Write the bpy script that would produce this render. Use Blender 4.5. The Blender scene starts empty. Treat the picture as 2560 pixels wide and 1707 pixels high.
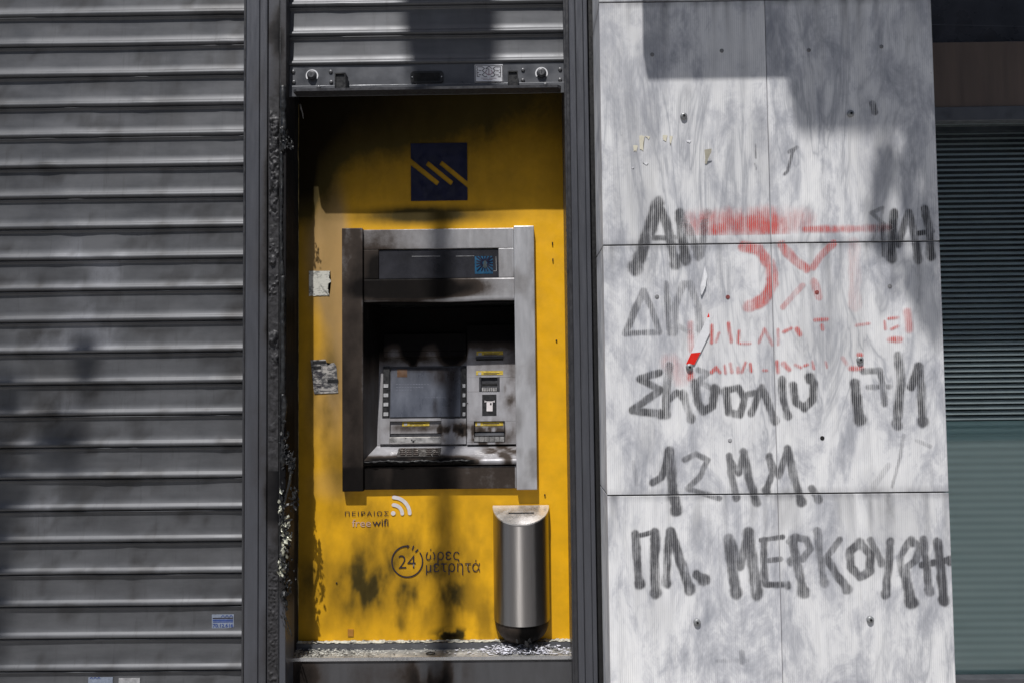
import bpy, bmesh, math, random
import numpy as np
from mathutils import Vector, Matrix

# ------------------------------------------------------------------ camera, world, sun, exposure
F, D, ZC = 1991.0, 2.39, 1.25          # focal length in photo pixels, distance to the facade, eye height
def _frame(fx=1300, fy=945, roll=0.012):
    n = np.array([fx-1280, 853.5-fy, -F]); n /= np.linalg.norm(n)
    e = np.array([-roll, 1, 0.]); z = e-e.dot(n)*n; z /= np.linalg.norm(z)
    return np.array([np.cross(n, z), n, z])
RC = _frame(); CAM = np.array([0, -D, ZC])
scene = bpy.context.scene
col = scene.collection
cd = bpy.data.cameras.new('camera'); cam = bpy.data.objects.new('camera', cd); col.objects.link(cam)
cd.lens = 36*F/2560; cd.sensor_width = 36; cd.clip_start = 0.02; cd.clip_end = 500
m4 = Matrix([list(map(float, r)) for r in RC]).to_4x4(); m4.translation = Vector(CAM); cam.matrix_world = m4
scene.camera = cam

SUN = Vector((-0.27, -1.0, 1.97)).normalized()
w = bpy.data.worlds.new('World'); scene.world = w; w.use_nodes = True
wt = w.node_tree; bg = wt.nodes['Background']
sky = wt.nodes.new('ShaderNodeTexSky'); sky.sky_type = 'NISHITA'; sky.sun_disc = False
sky.sun_elevation = math.asin(SUN.z); sky.sun_rotation = math.radians(195)
wt.links.new(sky.outputs[0], bg.inputs[0]); bg.inputs[1].default_value = 0.07
sl = bpy.data.lights.new('sun', 'SUN'); so = bpy.data.objects.new('sun', sl); col.objects.link(so)
sl.energy = 4.4; sl.angle = math.radians(0.5); sl.color = (1.0, 0.98, 0.955)
so.rotation_euler = SUN.to_track_quat('Z', 'Y').to_euler(); so.location = SUN*30
vs = scene.view_settings; vs.view_transform = 'Standard'; vs.look = 'None'; vs.gamma = 1; vs.exposure = 0.1
scene.cycles.max_bounces = 8; scene.cycles.transparent_max_bounces = 16

random.seed(4); rng = np.random.default_rng(4)

# ------------------------------------------------------------------ measuring and noise
def ray(px, py): return RC @ np.array([px-1280, 853.5-py, -F])
def PL(px, py, plane):
    """photo pixel -> point on the plane Y = a + b*Z"""
    a, b = plane if isinstance(plane, tuple) else (plane, 0.0)
    d = ray(px, py); t = (a+b*CAM[2]-CAM[1])/(d[1]-b*d[2]); return CAM+t*d
def P(px, py, Y): p = PL(px, py, Y); return float(p[0]), float(p[2])
def PX(px, Y, py=850): return P(px, py, Y)[0]
def PZ(py, Y, px=1080): return P(px, py, Y)[1]
def sm(a, b, x):
    t = np.clip((x-a)/(b-a), 0, 1); return t*t*(3-2*t)
_lat = np.random.default_rng(11).random((256, 256))
def vnoise(x, y):
    xi = np.floor(x).astype(int); yi = np.floor(y).astype(int); fx = x-xi; fy = y-yi
    fx = fx*fx*(3-2*fx); fy = fy*fy*(3-2*fy)
    g = lambda i, j: _lat[(xi+i) & 255, (yi+j) & 255]
    return (g(0,0)*(1-fx)+g(1,0)*fx)*(1-fy)+(g(0,1)*(1-fx)+g(1,1)*fx)*fy
def fbm(x, y, o=4, seed=0):
    x = np.asarray(x, float)+seed*17.3; y = np.asarray(y, float)+seed*9.1
    s = 0; a = .5
    for k in range(o): s = s+a*vnoise(x*2**k, y*2**k); a *= .5
    return s/(1-.5**o)

# ------------------------------------------------------------------ materials
class NT:
    def __init__(s, name):
        s.m = bpy.data.materials.new(name); s.m.use_nodes = True; s.t = s.m.node_tree
        s.b = s.t.nodes['Principled BSDF']; s.out = s.t.nodes['Material Output']
    def n(s, typ, **kw):
        nd = s.t.nodes.new('ShaderNode'+typ)
        for k, v in kw.items():
            if k in nd.bl_rna.properties: setattr(nd, k, v)
            else: nd.inputs[k].default_value = v
        return nd
    def l(s, a, b): s.t.links.new(a, b)
    def put(s, sock, v):
        if hasattr(v, 'links'): s.l(v, sock)
        else: sock.default_value = v
    def math(s, op, a, b=0.0, clamp=False):
        nd = s.n('Math', operation=op); nd.use_clamp = clamp; s.put(nd.inputs[0], a); s.put(nd.inputs[1], b); return nd.outputs[0]
    def mix(s, f, a, b, bt='MIX'):
        nd = s.n('MixRGB', blend_type=bt); s.put(nd.inputs[0], f); s.put(nd.inputs[1], a); s.put(nd.inputs[2], b); return nd.outputs[0]
    def obj(s, scale=(1,1,1)):
        tc = s.n('TexCoord'); mp = s.n('Mapping'); mp.inputs['Scale'].default_value = scale
        s.l(tc.outputs['Object'], mp.inputs[0]); return mp.outputs[0]
    def noise(s, scale, detail=4, rough=.55, vec=None, dist=0.0):
        nd = s.n('TexNoise'); nd.inputs['Scale'].default_value = scale; nd.inputs['Detail'].default_value = detail
        nd.inputs['Roughness'].default_value = rough; nd.inputs['Distortion'].default_value = dist
        s.l(vec if vec is not None else s.obj(), nd.inputs['Vector']); return nd.outputs[0]
    def ramp(s, f, *stops):
        nd = s.n('ValToRGB'); e = nd.color_ramp.elements
        while len(e) < len(stops): e.new(.5)
        for k, (p, c) in enumerate(stops):
            e[k].position = p; e[k].color = (c, c, c, 1) if not hasattr(c, '__len__') else (*c, 1)
        s.l(f, nd.inputs[0]); return nd.outputs[0]
    def attr(s, name): nd = s.n('Attribute'); nd.attribute_name = name; return nd.outputs['Fac']
    def bump(s, h, strength=.3, dist=.002, prev=None):
        nd = s.n('Bump'); nd.inputs['Strength'].default_value = strength; nd.inputs['Distance'].default_value = dist
        s.l(h, nd.inputs['Height'])
        if prev is not None: s.l(prev, nd.inputs['Normal'])
        return nd.outputs[0]
def c4(c): return (*c, 1) if len(c) == 3 else c
def simple(name, c, rough=.6, metal=0.0, var=.25, scale=40, bump=0.0, bscale=200, stretch=(1,1,1), spec=.5, rvar=.15):
    k = NT(name); v = k.obj(stretch); n = k.noise(scale, 5, .6, v)
    lo = tuple(x*(1-var) for x in c); hi = tuple(min(1, x*(1+var)) for x in c)
    k.l(k.ramp(n, (.3, lo), (.7, hi)), k.b.inputs['Base Color'])
    k.l(k.ramp(k.noise(scale*1.7, 3, .5, v), (.3, max(0.02, rough-rvar)), (.7, min(1, rough+rvar))), k.b.inputs['Roughness'])
    k.b.inputs['Metallic'].default_value = metal; k.b.inputs['Specular IOR Level'].default_value = spec
    if bump: k.l(k.bump(k.noise(bscale, 4, .6, v), bump, .001), k.b.inputs['Normal'])
    return k.m
def sooty(name, c, rough=.45, metal=.3, grain=1.0, stretch=(6, 6, 1.2), soot_hi=(.004, .0035, .0035), soot_mid=(.060, .045, .036), tint=None):
    """a surface with burnt-on soot: its shape comes from the mesh attribute 'soot'"""
    k = NT(name); v = k.obj(stretch)
    n = k.noise(7, 5, .6, v); base = k.ramp(n, (.3, tuple(x*.86 for x in c)), (.7, tuple(min(1, x*1.1) for x in c)))
    if tint is not None: base = k.mix(k.attr('scorch'), base, c4(tint))
    s = k.attr('soot'); g = k.noise(60, 5, .65); g2 = k.noise(9, 4, .6, k.obj((1.5, 1, .6)))
    gg = k.math('ADD', k.math('MULTIPLY', k.math('SUBTRACT', g, .5), .35*grain), k.math('MULTIPLY', k.math('SUBTRACT', g2, .5), .5*grain))
    amt = k.math('MULTIPLY', k.math('MULTIPLY', s, k.math('SUBTRACT', 1.0, s)), 4.0)
    s2 = k.math('ADD', s, k.math('MULTIPLY', gg, k.math('ADD', amt, .12)), True)
    c1 = k.mix(k.math('MULTIPLY', s2, 1.55, True), base, c4(soot_mid))
    fin = k.mix(k.ramp(s2, (.5, 0.0), (1.0, 1.0)), c1, c4(soot_hi))
    k.l(fin, k.b.inputs['Base Color'])
    k.l(k.math('ADD', k.math('MULTIPLY', s2, .35), k.ramp(k.noise(12, 4, .6, v), (.3, rough-.08), (.7, rough+.1)), True), k.b.inputs['Roughness'])
    k.l(k.math('MULTIPLY', k.math('SUBTRACT', 1.0, s2), metal), k.b.inputs['Metallic'])
    k.l(k.math('MULTIPLY', k.math('SUBTRACT', 1.0, k.math('MULTIPLY', s2, .85)), .5), k.b.inputs['Specular IOR Level'])
    k.l(k.bump(k.noise(160, 4, .7), .12, .001), k.b.inputs['Normal'])
    return k.m
M = {}
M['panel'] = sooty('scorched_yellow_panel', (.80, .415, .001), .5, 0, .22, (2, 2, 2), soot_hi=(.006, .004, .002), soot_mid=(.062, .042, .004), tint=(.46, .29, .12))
M['fascia'] = sooty('silver_fascia', (.56, .56, .58), .36, .45, .6)
M['column'] = sooty('silver_console', (.50, .50, .53), .38, .4, .6)
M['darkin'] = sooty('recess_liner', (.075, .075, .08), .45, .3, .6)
M['shutter'] = None
M['steel'] = simple('brushed_stainless', (.30, .285, .275), .40, .97, .05, 6, .02, 300, (60, 60, 1.0), rvar=.04)
_t = M['steel'].node_tree; _tan = _t.nodes.new('ShaderNodeTangent'); _tan.direction_type = 'RADIAL'; _tan.axis = 'Z'
_b = _t.nodes['Principled BSDF']; _t.links.new(_tan.outputs[0], _b.inputs['Tangent']); _b.inputs['Anisotropic'].default_value = .92; _b.inputs['Anisotropic Rotation'].default_value = .25
M['steel_lid'] = simple('stainless_lid', (.62, .60, .58), .33, .8, .1, 30)
M['post'] = sooty('grey_powder_coat', (.082, .085, .098), .42, .35, 1.0, (10, 10, .8), soot_hi=(.006, .006, .007), soot_mid=(.035, .032, .032))
M['bar'] = simple('grey_painted_steel', (.105, .108, .118), .42, .35, .15, 12, .05)
M['rivet'] = simple('rivet_steel', (.12, .12, .125), .4, .5, .15, 60)
M['black'] = simple('black_plastic', (.012, .012, .013), .45, 0, .3, 60, .1)
M['hole'] = simple('dark_opening', (.004, .004, .004), .9, 0, .2, 60)
M['white'] = simple('white_vinyl', (.72, .72, .74), .5, 0, .08, 50)
M['chrome'] = simple('bright_steel', (.55, .55, .56), .25, .9, .1, 90)
M['navy'] = simple('navy_vinyl', (.003, .0035, .022), .45, 0, .3, 20)
M['ink_dark'] = simple('dark_vinyl_letter', (.016, .012, .022), .5, 0, .3, 60)
M['ink_pink'] = simple('heat_bleached_letter', (.45, .30, .24), .6, 0, .25, 60)
M['ink_white'] = simple('white_vinyl_mark', (.62, .58, .58), .5, 0, .12, 60)
M['glass_dark'] = simple('smoked_glass', (.026, .026, .031), .3, 0, .5, 9, 0, 1, (1, 1, 1), .4, .1)
M['screen'] = None
M['keys'] = simple('grey_button', (.34, .34, .35), .5, .1, .3, 80)
M['dark_metal'] = simple('dark_metal', (.05, .05, .055), .45, .4, .2, 40)
M['yellow_sticker'] = None
M['charcoal'] = simple('charcoal', (.012, .012, .013), .55, 0, .5, 160, .5, 300)
M['ash'] = simple('pale_ash', (.50, .50, .55), .9, 0, .55, 90, .5, 300)
M['dust'] = simple('off_white_flake', (.50, .49, .44), .9, 0, .3, 120)
M['greyash'] = simple('grey_ash', (.16, .165, .17), .9, 0, .45, 130, .5, 300)
M['concrete'] = simple('concrete', (.30, .29, .27), .85, 0, .2, 6, .2, 60)
M['pave'] = simple('pavement_concrete', (.30, .29, .28), .85, 0, .2, 3, .2, 80)
M['asphalt'] = simple('asphalt', (.05, .05, .052), .9, 0, .25, 5, .3, 150)
M['render'] = simple('street_render', (.15, .145, .14), .9, 0, .2, 1.2)
M['leaf'] = simple('leaf', (.055, .085, .03), .6, 0, .4, 6)
M['bark'] = simple('bark', (.10, .075, .055), .9, 0, .3, 20, .5, 60)
M['brown'] = simple('brown_cladding', (.085, .060, .046), .5, 0, .18, 4, .03, 100, (6, 6, .5))
M['winframe'] = simple('window_aluminium', (.085, .088, .097), .45, .4, .1, 20)

def shutter_mat():
    k = NT('grey_shutter_lath'); v = k.obj((1.0, 1, 8)); n = k.noise(2.2, 6, .62, v); n2 = k.noise(5, 5, .65, k.obj((1, 1, 1.5)))
    base = k.ramp(k.math('ADD', k.math('MULTIPLY', n, .5), k.math('MULTIPLY', n2, .5)), (.36, (.072, .074, .080)), (.62, (.122, .124, .132)))
    res = k.attr('scorch'); base = k.mix(k.math('MULTIPLY', res, k.ramp(k.noise(14, 5, .7), (.3, .3), (.62, 1.0))), base, (.21, .215, .235, 1))
    s = k.attr('soot'); s2 = k.math('MULTIPLY', s, k.ramp(k.noise(10, 5, .65), (.25, .35), (.65, 1.0)), True)
    scr = k.ramp(k.noise(22, 6, .75, k.obj((.35, 1, 2.4))), (.68, 0.0), (.74, 1.0))
    base = k.mix(k.math('MULTIPLY', scr, .25), base, (.045, .043, .043, 1))
    base = k.mix(s2, base, (.030, .028, .027, 1))
    drip = k.ramp(k.noise(9, 5, .7, k.obj((5, 1, .5))), (.56, 0.0), (.70, .45)); base = k.mix(drip, base, (.050, .049, .050, 1))
    k.l(base, k.b.inputs['Base Color']); k.b.inputs['Metallic'].default_value = .35
    k.l(k.ramp(n2, (.3, .42), (.7, .58)), k.b.inputs['Roughness'])
    k.l(k.bump(k.noise(3, 3, .5, k.obj((1, 1, 6))), .10, .004), k.b.inputs['Normal']); return k.m
M['shutter'] = shutter_mat()

PITCH = .0056
def marble_mat():
    k = NT('ridged_grey_marble'); tc = k.n('TexCoord')
    info = k.n('ObjectInfo'); off = k.n('CombineXYZ'); k.l(k.math('MULTIPLY', info.outputs['Random'], 9.0), off.inputs[0]); k.l(k.math('MULTIPLY', info.outputs['Random'], 5.0), off.inputs[2])
    add = k.n('VectorMath', operation='ADD'); k.l(tc.outputs['Object'], add.inputs[0]); k.l(off.outputs[0], add.inputs[1])
    rot = k.n('Mapping'); rot.inputs['Rotation'].default_value = (0, .42, 0); rot.inputs['Scale'].default_value = (2.5, 3, 1.15); k.l(add.outputs[0], rot.inputs[0])
    veins = k.noise(2.6, 7, .66, rot.outputs[0], .9); fine = k.noise(9, 6, .70, rot.outputs[0], .5)
    mp2 = k.n('Mapping'); mp2.inputs['Scale'].default_value = (14, 3, 1.1); k.l(add.outputs[0], mp2.inputs[0]); streak = k.noise(4, 6, .68, mp2.outputs[0])
    f = k.math('ADD', k.math('MULTIPLY', veins, .62), k.math('MULTIPLY', fine, .38))
    c = k.ramp(f, (.35, (.32, .33, .365)), (.44, (.52, .525, .555)), (.52, (.75, .75, .76)), (.64, (.85, .845, .84)))
    mv = k.n('Mapping'); mv.inputs['Rotation'].default_value = (0, .34, 0); mv.inputs['Scale'].default_value = (5.5, 3, 1.0); k.l(add.outputs[0], mv.inputs[0])
    vn = k.noise(1.6, 5, .55, mv.outputs[0], 1.6); ridge = k.ramp(k.math('ABSOLUTE', k.math('SUBTRACT', vn, .5)), (0.0, 1.0), (.035, .35), (.10, 0.0))
    patch = k.ramp(k.noise(2.2, 3, .5, add.outputs[0]), (.42, 0.0), (.62, 1.0))
    c = k.mix(k.math('MULTIPLY', k.math('MULTIPLY', ridge, patch), .62), c, (.27, .28, .315, 1))
    c = k.mix(k.ramp(streak, (.54, 0.0), (.74, .30)), c, (.33, .33, .345, 1))
    br = k.n('Combine'+'XYZ'); v_ = k.math('ADD', k.math('MULTIPLY', info.outputs['Random'], .20), .84)
    for q_ in range(3): k.l(v_, br.inputs[q_])
    c = k.mix(1.0, c, br.outputs[0], 'MULTIPLY')
    spk = k.ramp(k.noise(45, 5, .72, add.outputs[0]), (.70, 0.0), (.75, .6)); c = k.mix(spk, c, (.20, .20, .20, 1))
    s = k.attr('soot'); c = k.mix(k.math('MULTIPLY', s, k.ramp(fine, (.3, .4), (.65, 1.0))), c, (.14, .14, .15, 1))
    sep = k.n('SeparateXYZ'); k.l(tc.outputs['Object'], sep.inputs[0])
    st = k.math('SINE', k.math('MULTIPLY', sep.outputs[0], 2*math.pi/PITCH)); groove = k.math('ADD', k.math('MULTIPLY', st, .5), .5)
    worn = k.ramp(k.noise(5, 4, .6, mp2.outputs[0]), (.35, .2), (.65, 1.0))
    c = k.mix(k.math('MULTIPLY', k.math('MULTIPLY', k.math('SUBTRACT', 1.0, groove), worn), .26), c, (.20, .20, .215, 1))
    k.l(c, k.b.inputs['Base Color']); k.b.inputs['Roughness'].default_value = .55
    k.l(k.bump(k.math('MULTIPLY', groove, worn), .22, .0008), k.b.inputs['Normal']); return k.m
M['marble'] = marble_mat()

def ink_mat(name, c, stripe=.62, maxa=.85):
    k = NT(name); tc = k.n('TexCoord'); sep = k.n('SeparateXYZ'); k.l(tc.outputs['Object'], sep.inputs[0])
    st = k.math('SINE', k.math('MULTIPLY', sep.outputs[0], 2*math.pi/PITCH)); g = k.math('ADD', k.math('MULTIPLY', st, .5), .5)
    ns = k.noise(5, 5, .7, k.obj((16, 4, 1.6))); nb = k.noise(26, 4, .6)
    worn = k.ramp(k.math('ADD', k.math('MULTIPLY', ns, .65), k.math('MULTIPLY', nb, .35)), (.36, .22), (.56, 1.0))
    amount = k.attr('ink')
    stripe_f = k.math('SUBTRACT', 1.0, k.math('MULTIPLY', g, stripe))
    a = k.math('MULTIPLY', k.math('MULTIPLY', amount, worn), stripe_f)
    a = k.math('MULTIPLY', a, maxa*1.25, True)
    k.b.inputs['Base Color'].default_value = c4(c); k.b.inputs['Roughness'].default_value = .7
    k.l(a, k.b.inputs['Alpha']); return k.m
M['spray_black'] = ink_mat('black_spray_paint', (.035, .035, .040))
M['spray_smooth'] = ink_mat('dense_black_spray', (.050, .050, .057), .30, .70)
M['spray_grey'] = ink_mat('faded_black_spray', (.085, .085, .095), .65, .75)
M['spray_red'] = ink_mat('red_spray_paint', (.62, .045, .028), .6, .8)
M['spray_pink'] = ink_mat('faded_red_spray', (.62, .07, .055), .6, .72)

def screen_mat():
    k = NT('sooty_screen_glass'); v = k.obj((1.2, 1, .6)); n = k.noise(14, 5, .6, v); n2 = k.noise(30, 4, .6, k.obj((2, 1, .8)))
    s = k.attr('soot'); base = k.ramp(n, (.3, (.055, .062, .080)), (.7, (.125, .135, .165)))
    base = k.mix(k.math('MULTIPLY', s, k.ramp(n2, (.2, .6), (.6, 1.0)), True), base, (.022, .018, .018, 1))
    k.l(base, k.b.inputs['Base Color']); k.l(k.ramp(n, (.3, .22), (.7, .4)), k.b.inputs['Roughness']); return k.m
M['screen'] = screen_mat()
def yst_mat():
    k = NT('yellow_instruction_sticker'); n = k.noise(90, 4, .6, k.obj((1, 1, 3)))
    k.l(k.ramp(n, (.42, (.36, .25, .02)), (.56, (.50, .36, .03)), (.75, (.55, .48, .30))), k.b.inputs['Base Color']); k.b.inputs['Roughness'].default_value = .5; return k.m
M['yellow_sticker'] = yst_mat()
def paper_mat(name, pale, dark, sc, th=.52):
    k = NT(name); n = k.noise(sc, 6, .7, k.obj((1, 1, 1.6))); n2 = k.noise(sc*.25, 4, .6)
    f = k.math('ADD', k.math('MULTIPLY', n, .6), k.math('MULTIPLY', n2, .4))
    k.l(k.ramp(f, (th-.06, pale), (th+.05, dark)), k.b.inputs['Base Color']); k.b.inputs['Roughness'].default_value = .8; return k.m
M['paper'] = paper_mat('torn_paper', (.55, .54, .48), (.13, .13, .12), 110, .56)
M['poster'] = paper_mat('torn_poster', (.38, .36, .34), (.05, .05, .055), 60, .50)
M['cream'] = simple('cream_paper', (.62, .58, .46), .8, 0, .1, 60)
M['tape_white'] = simple('white_tape', (.72, .72, .74), .4, 0, .06, 60)
M['tape_red'] = simple('red_tape', (.72, .02, .012), .4, 0, .12, 60)
M['blue_sticker'] = simple('pale_blue_sticker', (.20, .23, .29), .5, 0, .2, 120)
M['blue'] = simple('blue_print', (.02, .05, .20), .5, 0, .3, 60)
M['crust'] = paper_mat('flaking_white_sealant', (.46, .46, .40), (.06, .06, .06), 90, .52)
def melted_mat(name, spots):
    k = NT(name); n = k.noise(55, 5, .65)
    k.l(k.ramp(n, (.45, (.008, .008, .009)), (.62, (.02, .021, .022)), (.72, spots)), k.b.inputs['Base Color'])
    k.l(k.ramp(k.noise(40, 3), (.3, .33), (.7, .62)), k.b.inputs['Roughness'])
    k.l(k.bump(k.noise(120, 5, .7), .4, .003), k.b.inputs['Normal']); return k.m
M['melted'] = melted_mat('melted_black_plastic', (.035, .036, .038))
M['charred'] = simple('charred_paint', (.028, .027, .029), .6, 0, .6, 70, .35, 260, spec=.35)
M['melted_pale'] = melted_mat('melted_foil_and_plastic', (.50, .50, .40))
def pane_mat():
    k = NT('tinted_window_glass'); t = k.n('BsdfTransparent'); t.inputs[0].default_value = (.955, .985, .985, 1)
    g = k.n('BsdfGlossy'); g.inputs['Roughness'].default_value = .03; g.inputs['Color'].default_value = (.9, .95, .95, 1)
    fr = k.n('LayerWeight'); fr.inputs[0].default_value = .25; mx = k.n('MixShader')
    k.l(k.math('ADD', k.math('MULTIPLY', fr.outputs['Fresnel'], .8), .05, True), mx.inputs[0]); k.l(t.outputs[0], mx.inputs[1]); k.l(g.outputs[0], mx.inputs[2])
    k.l(mx.outputs[0], k.out.inputs[0]); return k.m
M['pane'] = pane_mat()
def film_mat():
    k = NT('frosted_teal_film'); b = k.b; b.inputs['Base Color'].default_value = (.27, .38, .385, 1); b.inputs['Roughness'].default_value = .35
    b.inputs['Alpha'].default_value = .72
    tc = k.n('TexCoord'); sp_ = k.n('SeparateXYZ'); k.l(tc.outputs['Object'], sp_.inputs[0]); st = k.math('SINE', k.math('MULTIPLY', sp_.outputs[2], 2*math.pi/.0215))  # colour bands paint in the shadow lines of the blind slats behind
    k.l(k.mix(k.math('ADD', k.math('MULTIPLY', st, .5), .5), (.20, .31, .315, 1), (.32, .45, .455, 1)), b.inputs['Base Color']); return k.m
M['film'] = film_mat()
M['blind'] = simple('pale_blind_slat', (.80, .84, .85), .5, .1, .08, 10)
M['room'] = simple('dark_room', (.02, .02, .02), .9)

# ------------------------------------------------------------------ object helpers
BASE = {}
def tag(o, label, cat, group=None, kind=None):
    if label: o['label'] = label
    if cat: o['category'] = cat
    if group: o['group'] = group
    if kind: o['kind'] = kind
    return o
def thing(name, loc, label, cat, group=None):
    o = bpy.data.objects.new(name, None); col.objects.link(o); o.location = loc; o.empty_display_size = .1
    BASE[o.name] = Vector(loc); return tag(o, label, cat, group)
def finish(name, me, mat, parent=None, smooth=False, label=None):
    o = bpy.data.objects.new(name, me); col.objects.link(o)
    for mm in (mat if isinstance(mat, (list, tuple)) else [mat]): me.materials.append(mm)
    base = Vector((0, 0, 0))
    if parent is not None: base = BASE[parent.name]; o.parent = parent
    BASE[o.name] = base
    if base.length: me.transform(Matrix.Translation(-base))
    if smooth: me.shade_smooth()
    if label: o['label'] = label
    return o
def from_bm(name, bm, mat, parent=None, smooth=False, soot=None, scorch=None, label=None):
    bmesh.ops.recalc_face_normals(bm, faces=bm.faces)
    me = bpy.data.meshes.new(name); bm.to_mesh(me); bm.free(); attrs(me, soot, scorch)
    return finish(name, me, mat, parent, smooth, label)
def attrs(me, soot=None, scorch=None, ink=None):
    n = len(me.vertices); co = np.empty(n*3, np.float32); me.vertices.foreach_get('co', co); co = co.reshape(-1, 3)
    for nm, fn in (('soot', soot), ('scorch', scorch), ('ink', ink)):
        if fn is None: continue
        v = fn(co) if callable(fn) else fn
        a = me.attributes.new(nm, 'FLOAT', 'POINT'); a.data.foreach_set('value', np.ascontiguousarray(np.broadcast_to(v, (n,)), np.float32))
def from_pts(name, V, Fc, mat, parent=None, smooth=False, soot=None, scorch=None, ink=None, label=None):
    me = bpy.data.meshes.new(name); me.from_pydata([tuple(map(float, v)) for v in V], [], [tuple(map(int, f)) for f in Fc]); me.update()
    attrs(me, soot, scorch, ink); return finish(name, me, mat, parent, smooth, label)
def hexa(bm, c):
    v = [bm.verts.new(tuple(map(float, p))) for p in c]
    for f in ((0,1,2,3), (7,6,5,4), (0,4,5,1), (1,5,6,2), (2,6,7,3), (3,7,4,0)): bm.faces.new([v[i] for i in f])
    return v
def add_box(bm, x0, x1, y0, y1, z0, z1):
    return hexa(bm, [(x0,y0,z0), (x1,y0,z0), (x1,y0,z1), (x0,y0,z1), (x0,y1,z0), (x1,y1,z0), (x1,y1,z1), (x0,y1,z1)])
def bev(bm, r, seg=2):
    bmesh.ops.bevel(bm, geom=list(bm.edges), offset=r, segments=seg, profile=.5, affect='EDGES', clamp_overlap=True)
def cut(bm, cx=None, cz=None):
    for ax, c in ((0, cx), (2, cz)):
        if not c: continue
        vals = [v.co[ax] for v in bm.verts]; lo, hi = min(vals), max(vals); k = int((hi-lo)/c)
        for i in range(1, k+1):
            p = [0, 0, 0]; p[ax] = lo+(hi-lo)*i/(k+1); nrm = [0, 0, 0]; nrm[ax] = 1
            bmesh.ops.bisect_plane(bm, geom=bm.verts[:]+bm.edges[:]+bm.faces[:], plane_co=p, plane_no=nrm)
def box(name, x0, x1, y0, y1, z0, z1, mat, parent=None, r=.002, cx=None, cz=None, soot=None, label=None, scorch=None):
    bm = bmesh.new(); add_box(bm, x0, x1, y0, y1, z0, z1)
    if r: bev(bm, r)
    cut(bm, cx, cz); return from_bm(name, bm, mat, parent, False, soot, scorch, label)
def plate_bm(bm, px0, py0, px1, py1, plane, o0, o1, grow=None):
    """box standing from offset o0 (front) to o1 (behind) on a plane Y=a+bZ, its outline measured in photo pixels"""
    a, b = plane if isinstance(plane, tuple) else (plane, 0.0)
    nrm = np.array([0, -1, b])/math.sqrt(1+b*b); pm, qm = (px0+px1)/2, (py0+py1)/2
    X0 = PL(px0, qm, plane)[0]; X1 = PL(px1, qm, plane)[0]; T = PL(pm, py0, plane); B = PL(pm, py1, plane)
    def q(x, e, o): return np.array([x, e[1], e[2]])+nrm*o
    return hexa(bm, [q(X0,B,o0), q(X1,B,o0), q(X1,T,o0), q(X0,T,o0), q(X0,B,o1), q(X1,B,o1), q(X1,T,o1), q(X0,T,o1)])
def plate(name, rect, plane, o0, o1, mat, parent=None, r=.0008, cx=None, cz=None, soot=None, label=None):
    bm = bmesh.new(); plate_bm(bm, *rect, plane, o0, o1)
    if r: bev(bm, r, 1)
    cut(bm, cx, cz); return from_bm(name, bm, mat, parent, False, soot, None, label)
def tube_pts(path, rad, seg=10):
    path = np.array(path, float); n = len(path); V = []; Fc = []
    rad = np.broadcast_to(rad, (n,))
    for i in range(n):
        t = path[min(i+1, n-1)]-path[max(i-1, 0)]; t = t/(np.linalg.norm(t)+1e-9)
        a = np.cross(t, [0, 1, .01]) if abs(t[1]) < .9 else np.cross(t, [1, 0, 0]); a /= np.linalg.norm(a); b = np.cross(t, a)
        for k in range(seg):
            th = 2*math.pi*k/seg; V.append(path[i]+rad[i]*(math.cos(th)*a+math.sin(th)*b))
    for i in range(n-1):
        for k in range(seg): Fc.append((i*seg+k, i*seg+(k+1) % seg, (i+1)*seg+(k+1) % seg, (i+1)*seg+k))
    Fc.append(tuple(range(seg-1, -1, -1))); Fc.append(tuple((n-1)*seg+k for k in range(seg)))
    return V, Fc
def tube(name, path, rad, mat, parent=None, seg=12, smooth=True, label=None):
    V, Fc = tube_pts(path, rad, seg); return from_pts(name, V, Fc, mat, parent, smooth, label=label)
def disc(bm, x, y0, y1, z, r, seg=20, dome=0.0):
    """a short cylinder or rounded head facing the street"""
    rings = [(r, y1), (r, y0)] if not dome else [(r, y1), (r, y0+dome*.7), (r*.88, y0+dome*.3), (r*.6, y0+dome*.08), (r*.25, y0)]
    prev = None
    for rr, yy in rings:
        cur = [bm.verts.new((x+rr*math.cos(2*math.pi*k/seg), yy, z+rr*math.sin(2*math.pi*k/seg))) for k in range(seg)]
        if prev:
            for k in range(seg): bm.faces.new((prev[k], prev[(k+1) % seg], cur[(k+1) % seg], cur[k]))
        prev = cur
    bm.faces.new(prev)
def poly_plate(name, pts, Y, th, mat, parent=None, label=None, curl=None):
    """flat outline (X, Z) given real thickness"""
    bm = bmesh.new(); fr = [bm.verts.new((x, Y-th-(curl(x, z) if curl else 0), z)) for x, z in pts]
    bk = [bm.verts.new((x, Y-(curl(x, z) if curl else 0), z)) for x, z in pts]; n = len(pts)
    bm.faces.new(fr); bm.faces.new(bk[::-1])
    for k in range(n): bm.faces.new((fr[k], fr[(k+1) % n], bk[(k+1) % n], bk[k]))
    bmesh.ops.triangulate(bm, faces=[f for f in bm.faces if len(f.verts) > 4]); return from_bm(name, bm, mat, parent, False, None, None, label)
def curve2d(splines, Y, lift=.0003):
    """closed outlines in (X,Z), filled with even-odd holes -> mesh data facing the street"""
    cu = bpy.data.curves.new('outline', 'CURVE'); cu.dimensions = '2D'; cu.fill_mode = 'FRONT'
    for s in splines:
        sp = cu.splines.new('POLY'); sp.points.add(len(s)-1); sp.use_cyclic_u = True
        for p, (x, z) in zip(sp.points, s): p.co = (x, z, 0, 1)
    return curve_mesh(cu, lambda x, y: (x, y), Y-lift)
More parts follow.
